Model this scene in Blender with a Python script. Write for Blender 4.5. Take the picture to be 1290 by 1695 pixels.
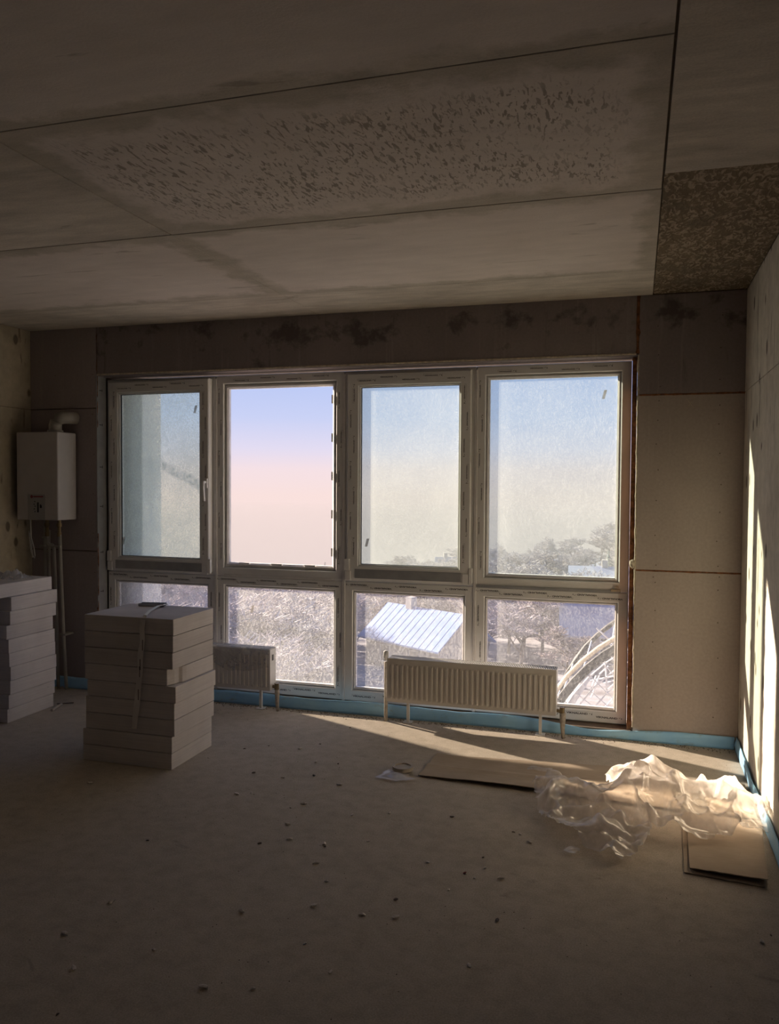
import bpy, bmesh, math, random
from mathutils import Vector, Matrix, Quaternion, noise as mnoise
random.seed(7)
for o in list(bpy.data.objects): bpy.data.objects.remove(o)
C = bpy.context.scene.collection
S = bpy.context.scene

# ---------------------------------------------------------------- camera
FPX, YAW, PITCH, ROLL, CAMH = 1345.17, 0.2945, -0.0346, 0.0062, 1.588
D, R, L, H, Y0 = 5.25, 0.61, -4.508, 2.75, 5.37
cyw, syw, cp, sp = math.cos(YAW), math.sin(YAW), math.cos(PITCH), math.sin(PITCH)
FW = Vector((-syw*cp, cyw*cp, sp)); RT0 = Vector((cyw, syw, 0)); UP0 = RT0.cross(FW)
RT = RT0*math.cos(ROLL) + UP0*math.sin(ROLL); UP = -RT0*math.sin(ROLL) + UP0*math.cos(ROLL)
EYE = Vector((0, 0, CAMH))
cd = bpy.data.cameras.new('camera'); cd.sensor_fit = 'HORIZONTAL'; cd.sensor_width = 36
cd.lens = FPX/1290*36; cd.clip_end = 2000; cd.clip_start = 0.05
cam = bpy.data.objects.new('camera', cd); C.objects.link(cam)
m3 = Matrix((RT, UP, -FW)).transposed()
cam.matrix_world = Matrix.Translation(EYE) @ m3.to_4x4()
S.camera = cam

# ---------------------------------------------------------------- world, sun, exposure
w = bpy.data.worlds.new('winter_sky'); S.world = w; w.use_nodes = True
nt = w.node_tree; nt.nodes.clear()
wo = nt.nodes.new('ShaderNodeOutputWorld'); bg = nt.nodes.new('ShaderNodeBackground')
tc = nt.nodes.new('ShaderNodeTexCoord'); sx = nt.nodes.new('ShaderNodeSeparateXYZ'); rp = nt.nodes.new('ShaderNodeValToRGB')
mr = nt.nodes.new('ShaderNodeMapRange'); mr.inputs[1].default_value = -0.1; mr.inputs[2].default_value = 0.4
nt.links.new(tc.outputs['Generated'], sx.inputs[0]); nt.links.new(sx.outputs['Z'], mr.inputs[0]); nt.links.new(mr.outputs[0], rp.inputs[0])
els = [(0.0, (.95, .765, .735)), (0.17, (.965, .765, .735)), (0.235, (.93, .765, .80)), (0.285, (.78, .73, .90)), (0.36, (.60, .655, .93)), (0.50, (.45, .56, .92)), (1.0, (.26, .40, .80))]
r = rp.color_ramp
while len(r.elements) < len(els): r.elements.new(0.5)
for e, (p, c) in zip(r.elements, els): e.position = p; e.color = (*c, 1)
nt.links.new(rp.outputs[0], bg.inputs[0]); bg.inputs[1].default_value = 0.77
nt.links.new(bg.outputs[0], wo.inputs[0])

SUN = Vector((1, -.42, -.42))
sd = bpy.data.lights.new('sun', 'SUN'); sd.energy = 24.0; sd.angle = math.radians(1.2); sd.color = (1.0, .83, .64)
so = bpy.data.objects.new('sun', sd); C.objects.link(so); so.rotation_euler = SUN.to_track_quat('-Z', 'Y').to_euler(); so.location = (-20, 14, 12)
S.view_settings.view_transform = 'Standard'; S.view_settings.look = 'None'; S.view_settings.gamma = 1
S.view_settings.use_curve_mapping = False; S.view_settings.exposure = 0.36

# ---------------------------------------------------------------- pixel -> place helpers
def ray(u, v): return FW + RT*((u-645)/FPX) - UP*((v-847.5)/FPX)
def onY(u, v, y=D): d = ray(u, v); return EYE + d*(y/d.y)
def onX(u, v, x): d = ray(u, v); return EYE + d*(x/d.x)
def onZ(u, v, z=0.0): d = ray(u, v); return EYE + d*((z-CAMH)/d.z)
def proj(p):
    d = Vector(p)-EYE; k = d.dot(FW)
    return 645+FPX*d.dot(RT)/k, 847.5-FPX*d.dot(UP)/k

# ---------------------------------------------------------------- material helper
class M:
    def __init__(s, name, rough=.85, spec=.3):
        s.m = bpy.data.materials.new(name); s.m.use_nodes = True; s.t = s.m.node_tree; s.n = s.t.nodes
        s.b = s.n['Principled BSDF']; s.b.inputs['Roughness'].default_value = rough
        s.b.inputs['Specular IOR Level'].default_value = spec
        s.out = s.n['Material Output']; s._p = None
    def set(s, sock, v):
        if hasattr(v, 'links') or isinstance(v, bpy.types.NodeSocket): s.t.links.new(v, sock)
        elif isinstance(v, tuple) and len(v) == 3 and sock.type == 'RGBA': sock.default_value = (*v, 1)
        else: sock.default_value = v
    def pos(s):
        if not s._p:
            g = s.n.new('ShaderNodeNewGeometry'); s._p = g.outputs['Position']
        return s._p
    def objc(s): return s.n.new('ShaderNodeTexCoord').outputs['Object']
    def map(s, scale=(1, 1, 1), rot=(0, 0, 0), loc=(0, 0, 0), vec=None):
        a = s.n.new('ShaderNodeMapping'); s.t.links.new(vec or s.pos(), a.inputs[0])
        a.inputs['Scale'].default_value = scale; a.inputs['Rotation'].default_value = rot; a.inputs['Location'].default_value = loc
        return a.outputs[0]
    def noise(s, scale, detail=4, vec=None, rough=.55, dist=0):
        a = s.n.new('ShaderNodeTexNoise'); s.t.links.new(vec or s.pos(), a.inputs['Vector'])
        a.inputs['Scale'].default_value = scale; a.inputs['Detail'].default_value = detail
        a.inputs['Roughness'].default_value = rough; a.inputs['Distortion'].default_value = dist
        return a.outputs[0]
    def voro(s, scale, vec=None, feat='F1'):
        a = s.n.new('ShaderNodeTexVoronoi'); a.feature = feat; s.t.links.new(vec or s.pos(), a.inputs['Vector'])
        a.inputs['Scale'].default_value = scale; return a.outputs['Distance']
    def ramp(s, fac, stops):
        a = s.n.new('ShaderNodeValToRGB'); s.t.links.new(fac, a.inputs[0]); e = a.color_ramp.elements
        while len(e) < len(stops): e.new(.5)
        for k, (p, c) in zip(e, stops):
            k.position = p; c = (c, c, c) if isinstance(c, (int, float)) else c; k.color = (*c, 1)
        return a.outputs[0]
    def mix(s, fac, a, b, blend='MIX'):
        k = s.n.new('ShaderNodeMix'); k.data_type = 'RGBA'; k.blend_type = blend
        s.set(k.inputs[0], fac); s.set(k.inputs[6], a); s.set(k.inputs[7], b); return k.outputs[2]
    def math(s, op, a, b=0.0):
        k = s.n.new('ShaderNodeMath'); k.operation = op; s.set(k.inputs[0], a); s.set(k.inputs[1], b); return k.outputs[0]
    def sep(s, vec=None):
        k = s.n.new('ShaderNodeSeparateXYZ'); s.t.links.new(vec or s.pos(), k.inputs[0]); return k.outputs
    def col(s, v): s.set(s.b.inputs['Base Color'], v)
    def bump(s, h, strength=.3, dist=.01):
        k = s.n.new('ShaderNodeBump'); k.inputs['Strength'].default_value = strength; k.inputs['Distance'].default_value = dist
        s.t.links.new(h, k.inputs['Height']); s.t.links.new(k.outputs[0], s.b.inputs['Normal'])
    def shader(s, kind, **kw):
        k = s.n.new('ShaderNodeBsdf'+kind)
        for a, v in kw.items(): s.set(k.inputs[a], v)
        return k.outputs[0]
    def mixs(s, fac, a, b):
        k = s.n.new('ShaderNodeMixShader'); s.set(k.inputs[0], fac); s.t.links.new(a, k.inputs[1]); s.t.links.new(b, k.inputs[2]); return k.outputs[0]
    def surf(s, sh): s.t.links.new(sh, s.out.inputs['Surface'])

def simple(name, c, rough=.6, metal=0, var=.08, scale=12, bump=0, spec=.3):
    k = M(name, rough, spec); n = k.noise(scale, 5)
    k.col(k.mix(1.0, c, k.ramp(n, [(.3, 1-var*1.6), (.7, 1+var)]), 'MULTIPLY'))
    k.b.inputs['Metallic'].default_value = metal
    if bump: k.bump(k.noise(scale*8, 3), bump, .004)
    return k.m

def mk_floor():
    k = M('screed', .9, .15)
    a = k.noise(1.3, 8, rough=.6); b = k.noise(14, 8, rough=.65); c = k.noise(160, 3)
    col = k.ramp(a, [(.3, (.42, .365, .30)), (.5, (.485, .425, .35)), (.7, (.545, .48, .40))])
    col = k.mix(.55, col, k.ramp(b, [(.32, (.375, .32, .255)), (.55, (.505, .44, .36)), (.75, (.585, .515, .43))]))
    col = k.mix(1.0, col, k.ramp(c, [(.3, .82), (.7, 1.12)]), 'MULTIPLY')
    sc = k.noise(3.2, 6, k.map((1, .35, 1), (0, 0, .5)), .7, 1.2)
    col = k.mix(k.ramp(sc, [(.60, 0), (.72, .35)]), col, (.50, .45, .40))
    dk = k.noise(5.5, 4, k.map((1, 1.7, 1)), .6, .6)
    col = k.mix(k.ramp(dk, [(.66, 0), (.74, .35)]), col, (.17, .14, .115))
    k.col(col)
    k.bump(k.math('ADD', k.math('MULTIPLY', b, .7), k.math('MULTIPLY', c, .25)), .35, .006); return k.m

CEILC = ((.44, .395, .335), (.55, .495, .425), (.62, .565, .49))
def mk_ceil(name, kind=0, box=None):
    k = M(name, .9, .2)
    a = k.noise(1.1, 9, k.map((1, 1.3, 1), loc=(kind*3.1, 0, 0)), .6, .5); b = k.noise(9, 8, k.map((.45, 1.6, 1), (0, 0, .25)), .65); c = k.noise(120, 3)
    col = k.ramp(a, [(.32, CEILC[0]), (.5, CEILC[1]), (.68, CEILC[2])])
    col = k.mix(1.0, col, k.ramp(b, [(.3, .80), (.7, 1.16)]), 'MULTIPLY')
    col = k.mix(1.0, col, k.ramp(c, [(.3, .9), (.7, 1.08)]), 'MULTIPLY')
    if box:
        x0, x1, y0, y1, wd = box; X, Y, Z = k.sep()
        dx = k.math('MINIMUM', k.math('SUBTRACT', X, x0), k.math('SUBTRACT', x1, X))
        dy = k.math('MINIMUM', k.math('SUBTRACT', Y, y0), k.math('SUBTRACT', y1, Y))
        d = k.math('MINIMUM', dx, dy)
        d = k.math('ADD', d, k.math('MULTIPLY', k.math('SUBTRACT', k.noise(5, 7, rough=.65), .5), wd*2.2))
        edge = k.ramp(d, [(wd*.35, 1), (wd*.75, 0)])
        pale = k.ramp(k.noise(2.2, 6), [(.3, (.66, .585, .54)), (.7, (.74, .665, .62))])
        col = k.mix(edge, k.mix(.6, col, pale), k.mix(.4, col, (.36, .32, .26)))
        if kind == 1:
            v = k.map((62, 17, 1), (0, 0, .18)); st = k.noise(1.0, 2, v, .5, .6)
            v2 = k.map((70, 24, 1), (0, 0, -.35), (3, 1, 0)); st2 = k.noise(1.0, 2, v2, .5, .4)
            side = k.ramp(k.noise(1.6, 3, k.map((1, 1, 1), loc=(4, 2, 0))), [(.40, 0), (.58, 1)])
            m1 = k.math('MULTIPLY', k.ramp(st, [(.57, 0), (.61, 1)]), k.ramp(k.noise(2.4, 4), [(.36, 0), (.5, 1)]))
            m2 = k.math('MULTIPLY', k.ramp(st2, [(.59, 0), (.63, 1)]), side)
            inner = k.ramp(d, [(wd*.7, 0), (wd*1.3, 1)])
            mm = k.math('MULTIPLY', k.math('MAXIMUM', m1, m2), inner)
            col = k.mix(k.math('MULTIPLY', mm, .72), col, (.20, .165, .125))
    cr = k.noise(3.4, 7, k.map((.5, 3.2, 1), (0, 0, .3)), .6, 1.0)
    col = k.mix(k.ramp(cr, [(.655, 0), (.69, .45)]), col, (.25, .21, .165))
    k.col(col); k.bump(k.math('ADD', b, k.math('MULTIPLY', c, .4)), .25, .008); return k.m

def mk_rough():
    k = M('rough_patch', .95, .1)
    a = k.noise(3, 6); v = k.map((38, 16, 1), (0, 0, .2)); st = k.noise(1, 4, v, .6, 1.2)
    col = k.ramp(a, [(.3, (.14, .108, .072)), (.7, (.21, .165, .112))])
    col = k.mix(k.ramp(st, [(.48, 0), (.60, .8)]), col, (.44, .365, .275))
    col = k.mix(k.ramp(k.noise(5, 3, k.map((1, 1, 1), loc=(7, 3, 0))), [(.55, 0), (.62, .7)]), col, (.17, .14, .098))
    k.col(col); k.bump(st, .9, .02); return k.m

def mk_board(name, c1=(.30, .255, .25), c2=(.37, .32, .31), stain=False):
    k = M(name, .85, .2)
    a = k.noise(1.6, 7, k.map((1, 1, .6))); b = k.noise(60, 4)
    col = k.ramp(a, [(.32, c1), (.68, c2)])
    col = k.mix(1.0, col, k.ramp(b, [(.3, .93), (.7, 1.06)]), 'MULTIPLY')
    stk = k.noise(1, 5, k.map((26, 1, 1.1)), .6)
    col = k.mix(k.ramp(stk, [(.58, 0), (.75, .28)]), col, (.50, .44, .40))
    if stain:
        X, Y, Z = k.sep()
        zone = k.math('SUBTRACT', 1.0, k.math('MULTIPLY', k.math('ABSOLUTE', k.math('SUBTRACT', Z, 2.63)), 6.0))
        n = k.noise(4.2, 6, k.map((1, 1, 1.1), loc=(5, 0, 2)), .65, .2)
        s = k.ramp(k.math('ADD', n, k.math('MULTIPLY', zone, .12)), [(.60, 0), (.70, .7)])
        col = k.mix(s, col, (.075, .06, .057))
        dr = k.noise(1, 4, k.map((17, 1, 2.2), loc=(2, 0, 1)), .6)
        col = k.mix(k.ramp(dr, [(.64, 0), (.72, .45)]), col, (.14, .115, .105))
    k.col(col); k.bump(b, .08, .002); return k.m

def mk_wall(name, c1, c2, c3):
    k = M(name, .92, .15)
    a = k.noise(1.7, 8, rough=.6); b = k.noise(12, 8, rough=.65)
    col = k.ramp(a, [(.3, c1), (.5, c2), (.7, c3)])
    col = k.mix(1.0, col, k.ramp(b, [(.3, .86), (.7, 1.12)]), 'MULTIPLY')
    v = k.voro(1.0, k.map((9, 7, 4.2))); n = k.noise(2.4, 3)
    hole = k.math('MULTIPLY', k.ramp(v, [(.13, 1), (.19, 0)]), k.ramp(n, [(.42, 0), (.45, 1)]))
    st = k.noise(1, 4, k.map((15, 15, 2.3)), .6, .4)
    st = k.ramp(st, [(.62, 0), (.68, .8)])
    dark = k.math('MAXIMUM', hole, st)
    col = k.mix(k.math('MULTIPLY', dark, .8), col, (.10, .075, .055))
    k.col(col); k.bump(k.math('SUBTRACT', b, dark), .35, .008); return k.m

def mk_glass(name, haze, tint=(.93, .955, .93), left=None, drops=.25, streak=.5, hcol=(.86, .87, .86), band=None):
    """window pane: clear with a greenish tint, part of it covered by frost and condensation"""
    k = M(name)
    tr = k.shader('Transparent', Color=(*tint, 1))
    fr = k.mixs(.35, k.shader('Translucent', Color=(*hcol, 1)), k.shader('Diffuse', Color=(*hcol, 1)))
    n1 = k.noise(2.6, 5); n2 = k.noise(1, 3, k.map((170, 1, 95)), .7); n3 = k.noise(1, 4, k.map((70, 1, 24)), .65)
    f = k.math('MULTIPLY', k.ramp(n1, [(.25, .45), (.75, 1.45)]), haze)
    d = k.math('MULTIPLY', k.ramp(n2, [(.45, 0), (.62, 1)]), drops)
    st = k.math('MULTIPLY', k.ramp(n3, [(.46, 0), (.60, 1)]), streak)
    f = k.math('ADD', f, k.math('MULTIPLY', k.math('ADD', d, k.math('MULTIPLY', st, k.ramp(n2, [(.4, .25), (.65, 1)]))), haze*2.2))
    if left:
        xe, wd, amt = left; X, Y, Z = k.sep()
        e = k.math('MULTIPLY', k.math('SUBTRACT', xe, X), 1.0/wd)
        e = k.math('ADD', e, k.math('MULTIPLY', k.math('SUBTRACT', n1, .5), 1.0))
        k2 = k.n.new('ShaderNodeClamp'); k.t.links.new(e, k2.inputs[0])
        f = k.math('ADD', f, k.math('MULTIPLY', k2.outputs[0], amt))
    if band:    # slanting line of condensation drops
        (bx0_, bz0_), (bx1_, bz1_), bw, amt = band; X, Y, Z = k.sep()
        zl = k.math('ADD', k.math('MULTIPLY', k.math('SUBTRACT', X, bx0_), (bz1_-bz0_)/(bx1_-bx0_)), bz0_)
        dz_ = k.math('ABSOLUTE', k.math('ADD', k.math('SUBTRACT', Z, zl), k.math('MULTIPLY', k.math('SUBTRACT', k.noise(9, 4), .5), bw*1.5)))
        bb = k.math('MULTIPLY', k.ramp(k.math('DIVIDE', dz_, bw*2), [(.2, 1), (.5, 0)]), k.ramp(X, [(0, 1), (1, 1)]))
        bb = k.math('MULTIPLY', bb, k.math('GREATER_THAN', X, bx0_))
        f = k.math('ADD', f, k.math('MULTIPLY', k.math('MULTIPLY', bb, k.ramp(k.noise(1, 3, k.map((55, 1, 35)), .7), [(.4, .2), (.6, 1)])), amt))
    cl = k.n.new('ShaderNodeClamp'); k.t.links.new(f, cl.inputs[0]); cl.inputs[2].default_value = .85
    base = k.mixs(cl.outputs[0], tr, fr)
    fz = k.n.new('ShaderNodeFresnel'); fz.inputs[0].default_value = 1.45
    gl = k.shader('Glossy', Color=(1, 1, 1, 1), Roughness=.03)
    k.surf(k.mixs(k.math('MULTIPLY', fz.outputs[0], .6), base, gl)); return k.m

def mk_film(name, c=(.86, .83, .80), op=.5, rough=.25, crease=0):
    k = M(name)
    n = k.noise(7, 5); n2 = k.noise(40, 3, k.map((1, .3, 1)))
    diff = k.mixs(.5, k.shader('Diffuse', Color=(*c, 1)), k.shader('Translucent', Color=(*c, 1)))
    gl = k.shader('Glossy', Color=(1, 1, 1, 1), Roughness=rough)
    body = k.mixs(.13 if crease else .10, diff, gl)
    f = k.math('MULTIPLY', k.ramp(n, [(.3, .7), (.7, 1.3)]), op)
    f = k.math('ADD', f, k.math('MULTIPLY', k.ramp(n2, [(.55, 0), (.7, 1)]), .12))
    if crease:   # convex creases more opaque: doubled film plus painted-in edge highlights
        f = k.math('ADD', f, k.ramp(k.n.new('ShaderNodeNewGeometry').outputs['Pointiness'], [(.51, 0), (.60, .45)]))
    k.surf(k.mixs(f, k.shader('Transparent', Color=(.97, .96, .94, 1)), body)); return k.m

def mk_card():
    k = M('cardboard', .85, .15)
    a = k.noise(4, 6); b = k.noise(1, 3, k.map((8, 260, 8), (0, 0, .1)))
    col = k.ramp(a, [(.3, (.37, .295, .22)), (.7, (.46, .37, .28))])
    col = k.mix(1.0, col, k.ramp(b, [(.3, .92), (.7, 1.07)]), 'MULTIPLY')
    k.col(col); k.bump(b, .12, .002); return k.m

def mk_gyps():
    k = M('gypsum_block_material', .9, .15)
    oi = k.n.new('ShaderNodeObjectInfo')
    a = k.noise(6, 6); b = k.noise(1, 4, k.map((2.5, 2.5, 130)), .6)
    col = k.ramp(a, [(.3, (.66, .61, .59)), (.7, (.75, .70, .68))])
    col = k.mix(1.0, col, k.ramp(b, [(.3, .90), (.7, 1.06)]), 'MULTIPLY')
    col = k.mix(1.0, col, k.ramp(oi.outputs['Random'], [(0, .92), (1, 1.06)]), 'MULTIPLY')
    sp_ = k.noise(30, 4); col = k.mix(k.ramp(sp_, [(.70, 0), (.76, .5)]), col, (.30, .26, .24))
    k.col(col); k.bump(b, .2, .003); return k.m

def mk_blue():
    k = M('blue_foam', .6, .3)
    a = k.noise(6, 5); b = k.noise(1, 4, k.map((5, 5, 60)))
    col = k.ramp(a, [(.3, (.28, .57, .90)), (.7, (.40, .70, .95))])
    dirt = k.noise(9, 6, k.map((.6, .6, 1.6)), .65)
    col = k.mix(k.ramp(dirt, [(.58, 0), (.70, .6)]), col, (.30, .26, .21))
    k.col(col); k.bump(b, .3, .006); return k.m

def mk_pvc():
    k = M('white_pvc', .38, .4)
    a = k.noise(5, 5); k.col(k.ramp(a, [(.3, (.76, .75, .73)), (.7, (.84, .83, .81))])); return k.m

def mk_snowroof(name, c1, c2, lo=.45):
    k = M(name, .6, .3)
    n = k.noise(.35, 6); s = k.ramp(n, [(lo, 0), (lo+.17, .8)])
    k.col(k.mix(s, k.ramp(k.noise(2, 3), [(.3, c1), (.7, c2)]), (.42, .44, .52))); return k.m

MAT = dict(
 floor=mk_floor(), rough=mk_rough(), board=mk_board('plasterboard'), header=mk_board('stained_board', (.225, .19, .187), (.30, .255, .25), True),
 boardR=mk_board('plasterboard_sunlit', (.38, .325, .29), (.46, .395, .35)),  # paler board copy, paints sun bounce into the lower right boards
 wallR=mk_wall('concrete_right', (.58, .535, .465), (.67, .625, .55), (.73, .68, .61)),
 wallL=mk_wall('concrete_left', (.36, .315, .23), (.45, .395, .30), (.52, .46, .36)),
 facade_in=simple('pale_plaster', (.64, .585, .54), .9, var=.05), dark=simple('dark_core', (.13, .10, .075), .95), foam=simple('orange_foam', (.24, .10, .045), .9, var=.4, scale=40, bump=.6),
 cream_foam=simple('pale_foam', (.55, .47, .36), .9, var=.2, scale=50, bump=.6),
 pvc=mk_pvc(), grey=simple('grey_profile', (.34, .345, .355), .45), bead=simple('glazing_bead', (.74, .72, .70), .35),
 gasket=simple('black_gasket', (.03, .03, .032), .5), ink=simple('film_ink', (.03, .028, .03), .6), ink2=simple('film_ink_light', (.30, .29, .29), .6),
 metal=simple('galvanised', (.45, .46, .48), .35, .8), reveal=simple('pale_reveal', (.34, .345, .35), .6),
 blue=mk_blue(), gyps=mk_gyps(), card=mk_card(),
 rad=simple('radiator_enamel', (.62, .585, .54), .35, var=.03), radw=simple('radiator_white', (.70, .68, .65), .35, var=.03),
 boiler=simple('boiler_white', (.50, .475, .465), .35, var=.03), boilerpanel=simple('boiler_panel', (.36, .35, .345), .4, var=.03), red=simple('boiler_red', (.25, .02, .03), .5), black=simple('boiler_black', (.015, .015, .018), .4),
 pipe=simple('plastic_pipe', (.36, .34, .30), .45), pipe2=simple('taped_pipe', (.45, .40, .34), .7, var=.2, scale=60), brass=simple('brass', (.24, .18, .10), .45, .7), cord=simple('cord_white', (.55, .54, .53), .5),
 film=mk_film('plastic_film', (.90, .85, .82), .60, .15, 1), film2=mk_film('clear_film', (.75, .75, .77), .35, .12), tape=simple('packing_tape', (.80, .76, .73), .3, var=.06), pad=mk_film('cork_pad', (.55, .52, .48), .5, .4),
 crumb=simple('rubble', (.66, .60, .54), .9, var=.3, scale=30), crumbd=simple('rubble_dark', (.13, .10, .085), .9), crumbr=simple('rubble_red', (.20, .05, .04), .8),
 dirt=simple('dirt', (.20, .165, .13), .95, var=.3, scale=60), wood=simple('offcut', (.42, .37, .32), .8), tapeR=simple('roll_beige', (.46, .40, .33), .6),
)

# ---------------------------------------------------------------- mesh helpers
class MB:
    def __init__(s): s.v = []; s.f = []
    def add(s, vs, fs):
        b = len(s.v); s.v += [Vector(p) for p in vs]; s.f += [tuple(i+b for i in f) for f in fs]; return s
    def box(s, x0, x1, y0, y1, z0, z1):
        return s.add([(x0, y0, z0), (x1, y0, z0), (x1, y1, z0), (x0, y1, z0), (x0, y0, z1), (x1, y0, z1), (x1, y1, z1), (x0, y1, z1)],
                     [(0, 3, 2, 1), (4, 5, 6, 7), (0, 1, 5, 4), (1, 2, 6, 5), (2, 3, 7, 6), (3, 0, 4, 7)])
    def prism(s, pts, z0, z1):
        n = len(pts); vs = [(p[0], p[1], z0) for p in pts]+[(p[0], p[1], z1) for p in pts]
        return s.add(vs, [tuple(range(n))[::-1], tuple(range(n, 2*n))]+[(i, (i+1) % n, n+(i+1) % n, n+i) for i in range(n)])
    def frame(s, x0, x1, z0, z1, w, y0, y1, wb=None, wt=None, wr=None, ch=.006):
        """mitred rectangular ring (a PVC frame) with a chamfered inner lip; face towards -y is at y0"""
        wb = w if wb is None else wb; wt = w if wt is None else wt; wr = w if wr is None else wr
        def loop(dx, dr, db, dt, y): return [(x0+dx, y, z0+db), (x1-dr, y, z0+db), (x1-dr, y, z1-dt), (x0+dx, y, z1-dt)]
        c = ch
        loops = [loop(0, 0, 0, 0, y1), loop(0, 0, 0, 0, y0+c), loop(c, c, c, c, y0), loop(w-c, wr-c, wb-c, wt-c, y0), loop(w, wr, wb, wt, y0+c), loop(w, wr, wb, wt, y1)]
        vs = [p for l in loops for p in l]; fs = []
        for a in range(6):
            b = (a+1) % 6
            for i in range(4):
                j = (i+1) % 4; fs.append((a*4+i, a*4+j, b*4+j, b*4+i))
        return s.add(vs, fs)
    def tube(s, pts, r, n=8, cap=True, r2=None):
        pts = [Vector(p) for p in pts]; m = len(pts); vs = []
        up = Vector((0, 0, 1))
        for i, p in enumerate(pts):
            t = (pts[min(i+1, m-1)]-pts[max(i-1, 0)]).normalized()
            a = t.cross(up if abs(t.z) < .9 else Vector((0, 1, 0))).normalized(); b = t.cross(a)
            rr = r if r2 is None else r+(r2-r)*i/(m-1)
            if isinstance(r, (list, tuple)): rr = r[i]
            for k in range(n):
                an = 2*math.pi*k/n; vs.append(p+a*(rr*math.cos(an))+b*(rr*math.sin(an)))
        fs = [(i*n+k, i*n+(k+1) % n, (i+1)*n+(k+1) % n, (i+1)*n+k) for i in range(m-1) for k in range(n)]
        if cap: fs += [tuple(range(n))[::-1], tuple(range((m-1)*n, m*n))]
        return s.add(vs, fs)
    def lathe(s, prof, c, n=20, axis='z'):
        vs = []; m = len(prof)
        for (r_, h_) in prof:
            for k in range(n):
                a = 2*math.pi*k/n; q = (r_*math.cos(a), r_*math.sin(a), h_)
                if axis == 'y': q = (q[0], q[2], q[1])
                if axis == 'x': q = (q[2], q[0], q[1])
                vs.append((c[0]+q[0], c[1]+q[1], c[2]+q[2]))
        fs = [(i*n+k, i*n+(k+1) % n, (i+1)*n+(k+1) % n, (i+1)*n+k) for i in range(m-1) for k in range(n)]
        return s.add(vs, fs)
    def grid(s, nu, nv, fn):
        vs = [fn(i/(nu-1), j/(nv-1)) for j in range(nv) for i in range(nu)]
        return s.add(vs, [(j*nu+i, j*nu+i+1, (j+1)*nu+i+1, (j+1)*nu+i) for j in range(nv-1) for i in range(nu-1)])
    def mesh(s, name, mat, origin=Vector((0, 0, 0)), smooth=False):
        me = bpy.data.meshes.new(name); me.from_pydata([v-origin for v in s.v], [], s.f); me.update()
        bm = bmesh.new(); bm.from_mesh(me); bmesh.ops.recalc_face_normals(bm, faces=bm.faces); bm.to_mesh(me); bm.free()
        if smooth:
            for p in me.polygons: p.use_smooth = True
        me.materials.append(mat); return me
    def build(s, name, mat, parent=None, smooth=False, bevel=0, origin=None, solid=0):
        if origin is None: origin = wloc(parent) if parent else Vector((0, 0, 0))
        o = bpy.data.objects.new(name, s.mesh(name, mat, origin, smooth)); C.objects.link(o)
        if parent: o.parent = parent; o.location = origin-wloc(parent)
        else: o.location = origin
        if solid:
            k = o.modifiers.new('solid', 'SOLIDIFY'); k.thickness = solid; k.offset = 0
        if bevel:
            k = o.modifiers.new('bevel', 'BEVEL'); k.width = bevel; k.segments = 2; k.limit_method = 'ANGLE'
        return o
def wloc(o):
    p = Vector(o.location)
    while o.parent: o = o.parent; p += Vector(o.location)
    return p
def tag(o, label=None, cat=None, group=None, kind=None):
    if label: o['label'] = label
    if cat: o['category'] = cat
    if group: o['group'] = group
    if kind: o['kind'] = kind
    return o
def empty(name, loc=(0, 0, 0)):
    o = bpy.data.objects.new(name, None); o.empty_display_size = .1; C.objects.link(o); o.location = loc; return o
def copy_tree(o, parent=None):
    c = o.copy(); C.objects.link(c); c.parent = parent
    for ch in o.children: copy_tree(ch, c)
    return c
def shift(me_v, fn):
    return [fn(v) for v in me_v]

# text -> list of verts/faces in (x, y) units, width 1 per unit height
def text_mesh(txt, sx=1.45, shear=0):
    cu = bpy.data.curves.new('t', 'FONT'); cu.body = txt; cu.size = 1.0; cu.offset = .032; cu.shear = shear; cu.resolution_u = 2
    o = bpy.data.objects.new('t', cu); C.objects.link(o)
    bpy.context.view_layer.update()
    me = bpy.data.meshes.new_from_object(o.evaluated_get(bpy.context.evaluated_depsgraph_get()))
    v = [(p.co.x*sx, p.co.y) for p in me.vertices]; f = [tuple(p.vertices) for p in me.polygons]
    wd = max(p[0] for p in v)
    bpy.data.objects.remove(o); bpy.data.curves.remove(cu); bpy.data.meshes.remove(me)
    return v, f, wd
TXT = text_mesh('VIKNALAND')

# ================================================================ the room
def panel(name, x0, x1, y0, y1, z0, z1, m, parent, bevel=.002):
    return MB().box(x0, x1, y0, y1, z0, z1).build(name, m, parent, bevel=bevel)
YR = -0.75
fl = MB().box(L-.3, R+.3, YR-.3, D+.01, -.2, 0).build('floor', MAT['floor']); tag(fl, 'bare grey-brown cement screed floor strewn with dust and crumbs', 'floor', kind='structure')
ce = MB().box(L-.3, R+.3, YR-.3, D+.25, H+.014, H+.25).build('ceiling', MAT['dark']); tag(ce, 'raw concrete ceiling of cast panels with dark joints', 'ceiling', kind='structure')
g = .004
cm0 = mk_ceil('ceiling_plain', 2); cmF = mk_ceil('ceiling_front', 5, (-99, 99, -99, 2.25, .12)); cm1 = mk_ceil('ceiling_marked', 1, (-2.11, .08, 2.25, 3.39, .17)); cm2 = mk_ceil('ceiling_pale', 3, (-2.11, .08, 3.39, 4.66, .14)); cm3 = mk_ceil('ceiling_left', 4, (-4.5, -2.11, 3.4, 4.66, .16))
xs = (-2.11, .08)
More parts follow.
